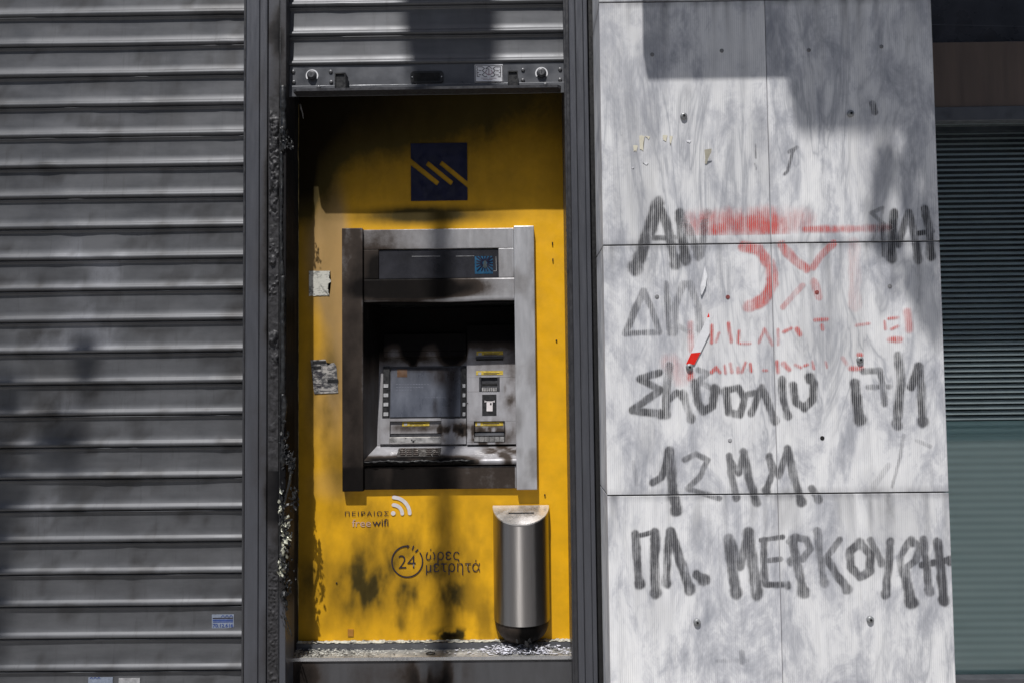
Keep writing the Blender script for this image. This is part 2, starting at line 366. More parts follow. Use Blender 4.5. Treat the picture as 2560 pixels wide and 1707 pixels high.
def curve_mesh(cu, fn, Y):
    o = bpy.data.objects.new('tmp', cu); col.objects.link(o); dg = bpy.context.evaluated_depsgraph_get()
    me = bpy.data.meshes.new_from_object(o.evaluated_get(dg)); bpy.data.objects.remove(o); bpy.data.curves.remove(cu)
    n = len(me.vertices); co = np.empty(n*3, np.float32); me.vertices.foreach_get('co', co); co = co.reshape(-1, 3).copy()
    X, Z = fn(co[:, 0], co[:, 1]); out = np.stack([X, np.broadcast_to(Y, X.shape) if not callable(Y) else Y(X, Z), Z], 1).astype(np.float32)
    me.vertices.foreach_set('co', out.ravel()); me.update(); me.materials.clear(); return me
def text(name, body, rect, Y, mat, parent=None, lift=.0004, spacing=1.0, offset=0.0, label=None):
    cu = bpy.data.curves.new('t', 'FONT'); cu.body = body; cu.space_character = spacing; cu.offset = offset; cu.resolution_u = 4
    px0, py0, px1, py1 = rect; X0, Z0 = P(px0, py1, Y); X1, Z1 = P(px1, py0, Y)
    def fn(x, y):
        x0, x1, y0, y1 = x.min(), x.max(), y.min(), y.max()
        return X0+(x-x0)/(x1-x0)*(X1-X0), Z0+(y-y0)/(y1-y0)*(Z1-Z0)
    me = curve_mesh(cu, fn, Y-lift); return finish(name, me, mat, parent, False, label)
def grid(name, x0, x1, z0, z1, Y, cell, mat, parent=None, soot=None, scorch=None, keep=None, disp=None, smooth=False, label=None, ink=None):
    nx = int((x1-x0)/cell)+2; nz = int((z1-z0)/cell)+2
    xs = np.linspace(x0, x1, nx); zs = np.linspace(z0, z1, nz); X, Z = np.meshgrid(xs, zs)
    Yv = np.full_like(X, Y) if disp is None else Y-disp(X, Z)
    V = np.stack([X, Yv, Z], 2).reshape(-1, 3).astype(np.float32)
    i = np.arange(nx-1); j = np.arange(nz-1); I, J = np.meshgrid(i, j); q = (J*nx+I).ravel()
    Fc = np.stack([q, q+1, q+nx+1, q+nx], 1)
    if keep is not None:
        cx = (X[:-1, :-1]+X[1:, 1:])/2; cz = (Z[:-1, :-1]+Z[1:, 1:])/2; Fc = Fc[keep(cx, cz).ravel()]
        used = np.unique(Fc); mp = np.full(len(V), -1); mp[used] = np.arange(len(used)); V = V[used]; Fc = mp[Fc]
    me = bpy.data.meshes.new(name); me.vertices.add(len(V)); me.vertices.foreach_set('co', V.ravel())
    me.loops.add(len(Fc)*4); me.loops.foreach_set('vertex_index', Fc.ravel().astype(np.int32)); me.polygons.add(len(Fc))
    me.polygons.foreach_set('loop_start', np.arange(0, len(Fc)*4, 4, dtype=np.int32)); me.update(calc_edges=True); me.validate()
    attrs(me, soot, scorch, ink); return finish(name, me, mat, parent, smooth, label)
def merge(child):
    """fold a printed pattern into the mesh of the part it is printed on"""
    par = child.parent; a, b = par.data, child.data; k = len(a.materials)
    for mm in b.materials: a.materials.append(mm)
    b.polygons.foreach_set('material_index', np.full(len(b.polygons), k, np.int32))
    bm = bmesh.new(); bm.from_mesh(a); bm.from_mesh(b); bm.to_mesh(a); bm.free(); bpy.data.objects.remove(child); bpy.data.meshes.remove(b); return par
def ellipse(co, px, py, rx, ry, Y, soft=1.0):
    """soft spot measured on the photograph, laid on the surface at depth Y"""
    X, Z = P(px, py, Y); k = (Y+D)/F; d = np.sqrt(((co[:, 0]-X)/(rx*k))**2+((co[:, 2]-Z)/(ry*k))**2)
    return 1-sm(1-.75*soft if soft < 1.3 else 0, 1+.45*soft, d)
def scale_at(Y): return (Y+D)/F

# ------------------------------------------------------------------ setting: ground, road, street behind the camera
def sheet(name, x0, x1, y0, y1, z, mat):
    me = from_pts(name, [(x0,y0,z), (x1,y0,z), (x1,y1,z), (x0,y1,z)], [(0,1,2,3)], mat); me['kind'] = 'structure'; return me
sheet('ground', -160, 160, -200, 120, -.16, M['asphalt'])
o = box('pavement', -14, 14, -14.3, .6, -.155, 0, M['pave'], r=.02); o['kind'] = 'structure'
o = box('far_pavement', -20, 20, -19, -14.5, -.155, 0, M['pave'], r=.02); o['kind'] = 'structure'
sheet('road', -60, 60, -45, -31, -.152, M['asphalt'])
bt = thing('apartment_building', (0, -19, 0), 'beige apartment block across the street, behind the viewer', 'building')
box('wall', -22, 22, -30, -19.05, 0, 13, M['render'], bt, r=.03)
wbm = bmesh.new(); add_box(wbm, -.7, .7, -19.1, -19, 0, 1.5); wme = None
for i in range(10):
    for j in range(4):
        if wme is None: ob = from_bm('window', wbm, M['glass_dark'], bt); wme = ob.data; ob.location = (-18+4*i, 0, 1.2+3*j); continue
        ob = bpy.data.objects.new('window', wme); col.objects.link(ob); ob.parent = bt; ob.location = (-18+4*i, 0, 1.2+3*j)

# facade behind everything
fw = thing('shop_wall', (0, .3, 0), 'dark masonry shop wall behind the shutters and cash machine', 'wall')
box('wall', -3.4, 3.2, .45, .60, 0, 5.6, M['concrete'], fw, r=.01)
box('lintel', -3.4, 3.2, .03, .449, 2.66, 5.4, M['concrete'], fw, r=.01)

# ------------------------------------------------------------------ shutters
PROF = [(0,1), (.8,5.5), (2.2,7.6), (3.8,7.2), (5.2,4), (6.6,1.2), (12,.6), (30,1.2), (58,2.6), (74,4), (77,6.4), (80,9.4), (83.5,11.8), (87,13.0), (90.5,12.6), (93,10), (94.4,5.5), (95.4,1.5)]
def curtain(name, x0, x1, ztop, nsl, pitch, Y, parent, soot, scorch, seed):
    k = pitch/.0959; xs = np.arange(x0, x1+.02, .02); xs[-1] = x1; V = []; Fc = []; rows = 0; nx = len(xs)
    sag = (fbm(xs*1.3, xs*0+seed, 3)-.5)*.004
    for s in range(nsl):
        wob = (fbm(xs*2.5, xs*0+seed+s*3.7, 3)-.5)*.0050+.0016*sm(.66, .80, fbm(xs*11, xs*0+seed*5+s*7.3, 3))
        for u, out in PROF:
            z = ztop-s*pitch-u*.001*k
            V.append(np.stack([xs, np.full(nx, Y-out*.001)-wob, z+sag*.6+wob*.15], 1)); rows += 1
    V = np.concatenate(V)
    q = (np.arange(rows-1)[:, None]*nx+np.arange(nx-1)[None]).ravel(); Fc = np.stack([q+nx, q+nx+1, q+1, q], 1)
    return from_pts(name, V, Fc, M['shutter'], parent, True, soot=soot, scorch=scorch)
YS = .05
zt = P(605, 39, YS)[1]
rs = thing('roller_shutter', (-1.6, YS, 0), 'wide grey roller shutter pulled fully down, left of the dark metal post', 'roller shutter', 'grey roller shutters')
def ls_dark(co):
    s = .55*ellipse(co, 385, 760, 70, 60, YS)*fbm(co[:,0]*14, co[:,2]*14, 4)+.9*ellipse(co, 228, 382, 9, 9, YS)+.5*ellipse(co, 560, 590, 22, 14, YS)
    s = s+.6*ellipse(co, 408, 530, 16, 14, YS)+.35*ellipse(co, 620, 900, 60, 500, YS)
    n = fbm(co[:,0]*5, co[:,2]*5, 4, 3); s = s+.6*ellipse(co, 130, 1010, 190, 330, YS)*sm(.5, .68, n)+sm(.60, .72, fbm(co[:,0]*14, co[:,2]*18, 4, 8))*.6+.45*sm(.56, .70, fbm(co[:,0]*3, co[:,2]*2.2, 4, 14))  # mottled darker patches, with a broad group on the left
    s = s+.35*sm(-1.45, -1.75, co[:,0])  # darker towards the left end
    return np.clip(s, 0, 1)
def ls_res(co):
    n = fbm(co[:,0]*9, co[:,2]*11, 4, 5)
    e = ellipse(co, 235, 690, 90, 130, YS)+ellipse(co, 200, 850, 150, 45, YS)+.8*ellipse(co, 160, 1010, 60, 28, YS)+.6*ellipse(co, 130, 1230, 60, 110, YS)
    return np.clip(e*sm(.42, .58, n), 0, 1)
curtain('slat_curtain', -2.4, PX(607, YS)+.012, zt+.0959*3, 27, .0959, YS, rs, ls_dark, ls_res, 2)
# stickers on the lower slats
def slat_sticker(px0, py0, px1, py1, lines, mat=M['blue_sticker'], label=None):
    st = plate('sticker', (px0, py0, px1, py1), YS-.0032, .0012, -.001, mat, rs, 0, label=label); BASE[st.name] = BASE[rs.name]
    for body, r, mm, off in lines: text('lettering', body, r, YS-.0045, mm, st, .0004, 1.0, off)
    return st
slat_sticker(530, 1535, 585, 1569, [('70.12.616', (532, 1557.5, 583, 1567.5), M['blue'], .02), ('ΑΑΑ', (552, 1536, 583, 1541.5), M['blue'], .02)], label='pale sticker with the blue number 70.12.616')
stk = [o for o in rs.children if o.name.startswith('sticker')][0]
for r in ((532, 1542.5, 583, 1545.2), (532, 1547, 583, 1550.5), (533, 1551.8, 583, 1554.3)):
    plate('printed_line', r, YS-.0032, .0016, .001, M['ink_dark'] if r[1] < 1546 else M['blue'], stk, 0)
slat_sticker(221, 1692, 282, 1730, [('ΑΑΑ', (224, 1691, 252, 1696), M['blue'], .02)], label='half peeled pale sticker')
slat_sticker(297, 1694, 350, 1730, [], M['keys'], label='worn grey sticker residue')

cs = thing('roller_shutter', (-.28, YS, 2.1), 'narrow grey roller shutter raised above the yellow cash machine panel', 'roller shutter', 'grey roller shutters')
xl, xr = PX(717, YS, 160), PX(1411, YS, 160); zb = P(1060, 164, YS)[1]; pt = zb-P(1060, 164+74, YS)[1]
curtain('slat_curtain', xl, xr, zb+pt*6, 6, pt, YS, cs, lambda co: .25*sm(.55, .7, fbm(co[:,0]*8, co[:,2]*8, 4, 3)), lambda co: 0*co[:,0], 7)
YB = YS-.008; zl = 2.1375
barz = .062
bb = box('bottom_bar', xl+.002, xr-.002, YB, YB+.02, zl+.018, zb+.0005, M['bar'], cs, r=.0012)
box('angle_bar', xl+.002, xr-.002, YB-.004, YB-.0002, zl-.008, zl+.026, M['bar'], cs, r=.001)
# forward flange with clipped corners
fx0, fx1 = PX(733, 0, 220), PX(1403, 0, 220)
poly = [(fx0+.012, -.008), (fx1-.012, -.008), (fx1, .004), (fx1, YB-.0042), (fx0, YB-.0042), (fx0, .004)]
bm = bmesh.new(); a = [bm.verts.new((x, y, zl+.0005)) for x, y in poly]; b = [bm.verts.new((x, y, zl-.0075)) for x, y in poly]
bm.faces.new(a); bm.faces.new(b[::-1])
for k in range(6): bm.faces.new((a[k], a[(k+1) % 6], b[(k+1) % 6], b[k]))
from_bm('flange', bm, M['dark_metal'], cs)
def cp(x, y): return 580+x/2.5565, y/2.5565
for (x, y) in ((392,461), (396,527), (631,461), (634,527), (1860,450), (1860,516), (2097,446), (2097,512)):
    bm = bmesh.new(); X, Z = P(*cp(x, y), YB); disc(bm, X, YB-.004, YB+.001, Z, .0062, 16, .004); from_bm('rivet', bm, M['rivet'], cs, True)
for (x, y) in ((554,560), (1242,551), (2003,543)):
    bm = bmesh.new(); X, Z = P(*cp(x, y), YB-.004); disc(bm, X, YB-.008, YB-.003, Z, .0062, 16, .004); from_bm('rivet', bm, M['rivet'], cs, True)
for (x, y) in ((512, 486), (1978, 471)):
    X, Z = P(*cp(x, y), YB); bm = bmesh.new(); disc(bm, X, YB-.010, YB+.001, Z, .0145, 24, .004); lk = from_bm('lock', bm, M['dark_metal'], cs, True)
    bm = bmesh.new(); disc(bm, X, YB-.0125, YB-.0095, Z, .009, 20); from_bm('lock_core', bm, M['rivet'], lk)
    bm = bmesh.new(); add_box(bm, X-.0009, X+.0009, YB-.0128, YB-.0124, Z-.005, Z+.005); from_bm('keyhole', bm, M['hole'], lk)
    V = []; Fc = []; n = 26
    for k in range(n+1):
        th = math.radians(-35+250*k/n)
        for rr in (.0155, .0195): V.append((X+rr*math.cos(th), YB-.0012, Z+rr*math.sin(th)))
        if k < n: Fc.append((2*k, 2*k+1, 2*k+3, 2*k+2))
    from_pts('lock_ring', V, Fc, M['white'], lk)
for (x0, x1, dep) in ((677, 745, .045), (1764, 1829, .04)):
    X0 = P(*cp(x0, 575), YB)[0]; X1 = P(*cp(x1, 575), YB)[0]; bm = bmesh.new()
    add_box(bm, X0, X1, YB-dep, YB-.0045, zl+.046, zl+.0495); add_box(bm, X0, X0+.003, YB-dep, YB-.0045, zl+.001, zl+.0457); add_box(bm, X1-.003, X1, YB-dep, YB-.0045, zl+.001, zl+.0457)
    add_box(bm, X0+.0031, X1-.0031, YB-dep+.004, YB-dep+.007, zl+.001, zl+.0457); from_bm('pull_handle', bm, M['black'], cs)
def rrect(x0, x1, z0, z1, r, n=6):
    out = []
    for cx, cz, a0 in ((x1-r, z1-r, 0), (x0+r, z1-r, 90), (x0+r, z0+r, 180), (x1-r, z0+r, 270)):
        for k in range(n+1): th = math.radians(a0+90*k/n); out.append((cx+r*math.cos(th), cz+r*math.sin(th)))
    return out
X0, Z0 = P(*cp(1142, 537), YB); X1, Z1 = P(*cp(1352, 458), YB)
sp = poly_plate('slot_plate', rrect(X0, X1, Z0, Z1, .011), YB-.0003, .005, M['black'], cs)
poly_plate('slot_opening', rrect(X0+.011, X1-.011, Z0+.006, Z1-.006, .003), YB-.0055, .0004, M['hole'], sp)
for xx in (X0+.0055, X1-.0055):
    bm = bmesh.new(); disc(bm, xx, YB-.007, YB-.005, (Z0+Z1)/2, .0022, 10, .0015); from_bm('screw', bm, M['chrome'], sp, True)
# maker's plate: pale metal, double border, line drawing
def q8(x, y): return 1140+x/14.7, 140+y/14.7
YP = YB-.0035
np_ = plate('maker_plate', (*q8(690, 340), *q8(1724, 985)), YB, .0035, .0002, M['white'], cs, .0005)
def strokes_mesh(name, lines, wpx, Y, mat, parent, lift=.0004):
    V = []; Fc = []; k = scale_at(Y)*wpx/2
    for i, ln in enumerate(lines):
        pts = [P(*p, Y) for p in ln]
        for (xa, za), (xb, zb_) in zip(pts[:-1], pts[1:]):
            dx, dz = xb-xa, zb_-za; L = math.hypot(dx, dz)+1e-9; ux, uz = dx/L*k, dz/L*k; nx, nz = -uz, ux; n0 = len(V); yy = Y-lift-.00002*(n0//4 % 40)
            for sx, sz in ((xa-ux*.7+nx, za-uz*.7+nz), (xb+ux*.7+nx, zb_+uz*.7+nz), (xb+ux*.7-nx, zb_+uz*.7-nz), (xa-ux*.7-nx, za-uz*.7-nz)): V.append((sx, yy, sz))
            Fc.append((n0, n0+1, n0+2, n0+3))
    return from_pts(name, V, Fc, mat, parent)
L = [[(715,368),(1700,368),(1700,955),(715,955),(715,368)], [(770,480),(770,415),(965,415),(1045,480),(965,550),(1050,630),(965,705),(1045,770),(1110,770),(1135,750)],
     [(1640,480),(1640,415),(1440,415),(1360,480),(1440,550),(1360,630),(1440,705),(1360,770),(1300,770),(1280,750)],
     [(1210,500),(1100,480),(1190,405),(1230,405),(1310,480)], [(770,480),(795,520),(770,560),(780,740),(780,770),(860,770)], [(1640,480),(1615,520),(1640,560),(1630,740),(1630,770),(1550,770)],
     [(840,555),(920,555)], [(840,708),(920,708)], [(1480,555),(1565,555)], [(1480,708),(1565,708)], [(790,625),(840,625)], [(1580,625),(1630,625)]]
merge(strokes_mesh('line_drawing', [[q8(*p) for p in l] for l in L], 1.5, YP, M['ink_dark'], np_))
mono = [[(1210,495),(1210,725)], [(1130,540),(1090,590),(1090,650),(1150,690),(1270,690),(1330,650),(1330,590),(1290,540)]]
mmono = simple('faded_mauve_print', (.30, .22, .26), .6); merge(strokes_mesh('monogram', [[q8(*p) for p in l] for l in mono], 2.2, YP, mmono, np_))
merge(strokes_mesh('small_print', [[q8(930,830),q8(1160,830)], [q8(1220,830),q8(1480,830)], [q8(1000,880),q8(1340,880)]], 1.0, YP, mmono, np_))

# ------------------------------------------------------------------ posts on both sides of the opening
def heat(co):      # charring rises along the left jamb
    n = fbm(co[:,0]*30, co[:,2]*6, 4, 2); x = co[:,0]
    s = sm(-.80, -.715, x)*sm(.45, 1.0, co[:,2])*(1-.55*sm(1.95, 2.4, co[:,2]))*.9
    s = s+.5*sm(.52, .7, n)*sm(-.83, -.75, x); return np.clip(s, 0, 1)
lp = thing('door_post', (-.77, 0, 0), 'dark grey metal post with a charred melted edge, left of the yellow panel', 'post', 'dark metal posts')
def strip(name, pa, pb, yf, parent, mat=M['post'], yb=.12, soot=heat, r=.0025, z0=0.0, z1=2.75, label=None):
    return box(name, PX(pa, yf), PX(pb, yf), yf, yb, z0, z1, mat, parent, r=r, cz=.03, soot=soot, label=label)
strip('shutter_guide', 606, 612.3, .012, lp, M['dark_metal'], soot=None)
strip('shutter_guide', 612.6, 646, 0, lp)
strip('frame_profile', 646.4, 666.5, .006, lp)
strip('frame_profile', 669, 697.5, .010, lp, label='frame profile blistered by the fire')
strip('inner_guide', 699.5, 714.5, .004, lp, yb=.10)
box('jamb', PX(660, .04), PX(722, .055), .105, .40, 0, 2.75, M['post'], lp, r=.002, cz=.05, soot=lambda co: .85+0*co[:,0])
box('jamb', PX(698, .05), PX(716.5, .05), .012, .104, 0, 2.75, M['melted'], lp, r=.001)
# blistered paint on the frame profile
bx0, bx1 = PX(671, .009), PX(696, .009)
def blister(X, Z):
    a = fbm(X*95, Z*75, 4, 4); b = fbm(X*40, Z*30, 4, 6); c = fbm(X*220, Z*200, 3, 8); pt_ = sm(.36, .62, fbm(X*8, Z*11, 3, 10))
    k = (sm(.48, .72, a)*.005+sm(.5, .72, b)*.008+(c-.5)*.002)*(.25+.75*pt_)
    e = np.minimum(sm(bx0, bx0+.004, X), 1-sm(bx1-.004, bx1, X)); return .0005+np.maximum(k, 0)*e*sm(.98, 1.1, Z)*(1-sm(2.02, 2.1, Z))
grid('blistered_coating', bx0, bx1, .98, 2.12, .0098, .0022, M['charred'], lp, disp=blister, smooth=True)
def blister2(X, Z):
    a = fbm(X*190, Z*190, 3, 9); e = np.minimum(sm(bx0, bx0+.004, X), 1-sm(bx1-.004, bx1, X)); return .0004+sm(.5, .75, a)*.004*e*(1-sm(.66, .76, Z))
grid('blistered_coating', bx0, bx1, .30, .76, .0098, .0026, M['charred'], lp, disp=blister2, smooth=True)

rp = thing('door_post', (.19, 0, 0), 'clean dark grey metal post between the yellow panel and the marble', 'post', 'dark metal posts')
box('jamb', PX(1421, .0), PX(1440, .0), .022, .40, 0, 2.75, M['dark_metal'], rp, r=.002)
strip('shutter_guide', 1425, 1434, .012, rp, M['dark_metal'], yb=.0215, soot=None)
strip('frame_profile', 1434.3, 1450, .0, rp, soot=None)
strip('frame_profile', 1450.4, 1470, .006, rp, soot=None)
strip('frame_profile', 1470.5, 1481, .003, rp, soot=None)
strip('seal', 1481.3, 1500, .03, rp, M['black'], soot=None)
for p in rp.children:
    if 'soot' not in p.data.attributes and p.data.materials[0] == M['post']: pass

# ------------------------------------------------------------------ yellow panel
YP0 = .165
px0, px1 = -.7215, PX(1424, YP0, 850)+.006
pz0, pz1 = .4235, 2.20
yp = thing('bank_panel', ((px0+px1)/2, YP0, pz0), 'yellow metal panel scorched by fire around the cash machine', 'panel')
hx0, hx1 = PX(880, .165), PX(1312, .165); hz1, hz0 = PZ(690, .165), PZ(1195, .165)
def p_soot_shade(co):
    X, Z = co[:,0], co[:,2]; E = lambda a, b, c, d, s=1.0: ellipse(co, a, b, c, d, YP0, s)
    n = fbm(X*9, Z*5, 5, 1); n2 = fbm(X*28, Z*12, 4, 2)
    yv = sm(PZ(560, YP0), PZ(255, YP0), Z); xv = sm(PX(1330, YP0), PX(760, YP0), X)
    s = .27*sm(PZ(600, YP0), PZ(470, YP0), Z)+yv*(.05+.34*xv)+.30*yv**2.6+.30*(1-sm(PX(775, YP0), PX(800, YP0), X))+.35*sm(PX(900, YP0), PX(750, YP0), X)*sm(PZ(640, YP0), PZ(420, YP0), Z)  # soot, plus the shade of ledge and left post painted into the colour
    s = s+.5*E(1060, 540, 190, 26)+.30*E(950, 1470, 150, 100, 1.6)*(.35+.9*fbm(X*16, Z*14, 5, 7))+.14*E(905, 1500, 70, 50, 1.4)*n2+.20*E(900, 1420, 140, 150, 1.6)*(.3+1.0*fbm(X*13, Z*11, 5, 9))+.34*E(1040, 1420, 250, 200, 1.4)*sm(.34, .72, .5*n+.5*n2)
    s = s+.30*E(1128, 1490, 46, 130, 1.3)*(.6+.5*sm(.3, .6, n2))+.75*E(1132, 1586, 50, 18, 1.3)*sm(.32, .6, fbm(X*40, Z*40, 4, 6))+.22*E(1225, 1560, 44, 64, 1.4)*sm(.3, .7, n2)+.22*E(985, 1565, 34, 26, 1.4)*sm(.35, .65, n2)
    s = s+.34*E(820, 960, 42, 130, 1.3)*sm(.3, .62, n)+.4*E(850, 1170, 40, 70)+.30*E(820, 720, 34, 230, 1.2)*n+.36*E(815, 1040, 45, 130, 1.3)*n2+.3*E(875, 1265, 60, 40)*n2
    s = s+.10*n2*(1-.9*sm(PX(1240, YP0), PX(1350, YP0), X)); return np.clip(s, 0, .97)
def p_scorch(co):
    E = lambda a, b, c, d, s=1.0: ellipse(co, a, b, c, d, YP0, s); n = fbm(co[:,0]*8, co[:,2]*4, 4, 12)
    s = 1.2*E(815, 620, 52, 170, 1.1)*(.55+.75*n)+.85*E(850, 800, 40, 260, 1.1)*(.25+.8*n)+.7*E(815, 1000, 50, 160)*n+.35*E(830, 1210, 60, 40)
    return np.clip(s*1.15*(1-sm(PX(862, YP0), PX(905, YP0), co[:,0])), 0, .9)
grid('panel_sheet', px0, px1, pz0, pz1, YP0, .0033, M['panel'], yp, p_soot_shade, p_scorch, keep=lambda X, Z: ~((X > hx0) & (X < hx1) & (Z > hz0) & (Z < hz1)),
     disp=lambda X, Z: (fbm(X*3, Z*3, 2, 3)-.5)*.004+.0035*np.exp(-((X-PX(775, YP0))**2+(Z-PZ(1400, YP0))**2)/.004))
# emblem: navy square cut by three slanting strips
cx = [(1026, 360), (1168.5, 358.5), (1169.5, 501), (1027.5, 502.5)]
lx0, lz1 = P(1027, 360, YP0); lx1, lz0 = P(1169, 502, YP0); LW, LH = lx1-lx0, lz1-lz0
def lg(u, v): return lx0+(u-230)/1240*LW, lz1-(v-172)/1232*LH
outer = [lg(*p) for p in ((230,172), (1470,172), (1470,1000), (915,550), (857,630), (1470,1135), (1470,1404), (230,1404), (230,640), (800,1085), (855,1000), (230,495))]
hole = [lg(*p) for p in ((615,555), (1160,1000), (1108,1085), (555,640))]
finish('emblem', curve2d([outer, hole], YP0-.0022), M['navy'], yp, label='navy square emblem cut by three slanting yellow strips')
YT = YP0-.0024
text('lettering', 'ΠΕΙΡΑΙΩΣ', (862.5, 1276.5, 971.5, 1289), YT, M['ink_dark'], yp, 0, 1.28, 0, 'spaced dark Greek capitals')
text('lettering', 'free', (880, 1297, 927, 1316), YT, M['ink_pink'], yp, 0, 1.0, .0, 'bleached pink word free')
text('lettering', 'wifi', (931, 1296, 971, 1314.5), YT, M['ink_dark'], yp, 0, 1.0, .0, 'dark word wifi')
text('lettering', '24', (996, 1386.5, 1039, 1420), YT, M['ink_dark'], yp, 0, .95, -.014, 'large 24 inside the arrow circle')
text('lettering', 'ώρες', (1064.5, 1370, 1148.5, 1407), YT, M['ink_dark'], yp, 0, 1.05, -.006)
text('lettering', 'μετρητά', (1065, 1398, 1200, 1437), YT, M['ink_dark'], yp, 0, 1.05, -.006)
def arc_mesh(name, cxp, cyp, r, wd, a0, a1, mat, n=40, caps=True):
    X, Z = P(cxp, cyp, YT); k = scale_at(YT); out = []
    for t in np.linspace(a0, a1, n): out.append((X+(r+wd/2)*k*math.cos(math.radians(t)), Z+(r+wd/2)*k*math.sin(math.radians(t))))
    if caps:
        for t in np.linspace(20, 160, 6):
            th = math.radians(a1+t); out.append((X+r*k*math.cos(math.radians(a1))+wd/2*k*math.cos(math.radians(a1)+math.radians(t)), Z+r*k*math.sin(math.radians(a1))+wd/2*k*math.sin(math.radians(a1)+math.radians(t))))
    for t in np.linspace(a1, a0, n): out.append((X+(r-wd/2)*k*math.cos(math.radians(t)), Z+(r-wd/2)*k*math.sin(math.radians(t))))
    if caps:
        for t in np.linspace(200, 340, 6):
            out.append((X+r*k*math.cos(math.radians(a0))+wd/2*k*math.cos(math.radians(a0+t)), Z+r*k*math.sin(math.radians(a0))+wd/2*k*math.sin(math.radians(a0+t))))
    return out
ws = [arc_mesh('', 983, 1284, 22.5, 9, 2, 88, None), arc_mesh('', 983, 1284, 41, 9, 2, 88, None), arc_mesh('', 983, 1282, 2.9, 5.6, 0, 359, None, 24, False)[:24]]
finish('wifi_symbol', curve2d(ws, YT, 0), M['ink_white'], yp)
clock = [arc_mesh('', 1018, 1402.5, 38, 3.3, 84, 393, None, 60)]
def pp(*pts): return [P(580+x/2.5565, 1180+y/2.5565, YT) for x, y in pts]
clock += [pp((1118,461), (1138,474), (1121,489)), pp((1157,466), (1165,468), (1155,497), (1148,494)), pp((1187,488), (1193,494), (1174,511), (1169,505))]
finish('clock_symbol', curve2d(clock, YT, 0), M['ink_dark'], yp)
# torn papers
def torn(px0, py0, px1, py1, jag, seed, n=14):
    r = random.Random(seed); pts = [P(px0, py0, YP0)]
    for k in range(n+1): pts.append(P(px1-jag*r.random(), py0+(py1-py0)*k/n, YP0))
    for k in range(1, n): pts.append(P(px1-(px1-px0)*k/n, py1-jag*.25*r.random(), YP0))
    pts.append(P(px0, py1, YP0)); return pts
poly_plate('torn_notice', torn(773, 678, 828, 741, 8, 3), YP0-.0022, .0006, M['paper'], yp, 'speckled white torn paper')
pts = [P(x, y, YP0) for x, y in ((777,900), (814,898), (817,906), (820,913), (828,908), (835,906), (841,914), (842,922), (846,981), (786,984))]
ps = poly_plate('torn_notice', pts, YP0-.0022, .0006, M['poster'], yp, 'torn black and grey poster')
merge(strokes_mesh('printed_line', [[(786, y), (804+3*(k % 3), y)] for k, y in enumerate((930, 934, 938, 942, 960, 964, 968))]+[[(800, 977), (826, 976)]], 1.4, YP0-.0028, M['ink_dark'], ps))
merge(strokes_mesh('printed_band', [[(785, 906), (812, 905)], [(786, 919), (800, 918)], [(822, 952), (843, 951)]], 8, YP0-.0028, M['black'], ps))
for (x, y) in ((1381, 609), (1382, 650)):
    bm = bmesh.new(); X, Z = P(x, y, YP0); add_box(bm, X-.0018, X+.0018, YP0-.0062, YP0-.0005, Z-.006, Z+.004); bev(bm, .001, 1); from_bm('cut_mark', bm, M['black'], yp)
bm = bmesh.new(); X, Z = P(877, 1580, YP0); add_box(bm, X-.009, X+.009, YP0-.003, YP0, Z-.011, Z+.011); from_bm('tape_scrap', bm, simple('brown_tape', (.36, .16, .02), .6), yp)
for (x, y) in ((1391, 851), (1240, 1264), (1362, 1236), (842, 1456)):
    bm = bmesh.new(); X, Z = P(x, y, YP0); disc(bm, X, YP0-.0045, YP0, Z, .0026, 10, .001); from_bm('screw_hole', bm, M['hole'], yp)
# melted edge lip on the left of the panel
grid('scorched_edge', px0-.004, px0+.012, pz0, 2.15, YP0-.002, .003, simple('singed_sealant', (.20, .15, .05), .6, 0, .6, 40), yp,
     disp=lambda X, Z: .003+.006*sm(.55, .75, fbm(X*80, Z*14, 3, 21)), smooth=True)

# ------------------------------------------------------------------ sill and kick plate
sil = thing('window_sill', (-.28, .09, .37), 'bare metal sill strewn with ash under the yellow panel', 'sill')
zs1 = PZ(1641, .083); zs2 = PZ(1627, .140)
sx0, sx1 = -.735, PX(1432, .1, 1640)+.004
bm = bmesh.new(); hexa(bm, [(sx0,.083,zs1-.003), (sx1,.083,zs1-.003), (sx1,.083,zs1), (sx0,.083,zs1), (sx0,.14,zs1-.003), (sx1,.14,zs1-.003), (sx1,.14,zs1+.003), (sx0,.14,zs1+.003)])
M['sill'] = simple('worn_aluminium', (.40, .39, .36), .45, .5, .45, 25, .1)
from_bm('sill_top', bm, M['sill'], sil)
zl2 = pz0+.004
box('sill_edge', sx0, sx1, .0805, .0828, zs1-.010, zs1+.0008, M['chrome'], sil, r=.0008)
box('upstand', sx0, sx1, .1405, .150, zs1-.01, zl2-.001, M['bar'], sil, r=.001)
V = []; Fc = []; xs = np.arange(sx0+.014, sx1, .0035); ys = np.linspace(.139, .1645, 9)
for y in ys: V.append(np.stack([xs, np.full(len(xs), y), zl2+.0028*sm(.45, .72, fbm(xs*110, xs*0+y*70, 3, 31))], 1))
V = np.concatenate(V); m_ = len(xs); q = (np.arange(8)[:, None]*m_+np.arange(m_-1)[None]).ravel(); Fc = np.stack([q, q+1, q+m_+1, q+m_], 1)
from_pts('flaking_sealant', V, Fc, M['crust'], sil)
kp = thing('kick_plate', (-.28, .09, 0), 'dark grey metal plate with rusty soot runs below the sill', 'panel')
def k_soot(co):
    n = fbm(co[:,0]*14, co[:,2]*4, 4, 41); E = lambda a, b, c, d, s=1.0: ellipse(co, a, b, c, d, .085, s)
    return np.clip(.8*E(760, 1690, 50, 50)+.9*E(1085, 1690, 90, 60)*sm(.35, .6, n)+.5*E(930, 1690, 60, 40)*n+.15*n, 0, 1)
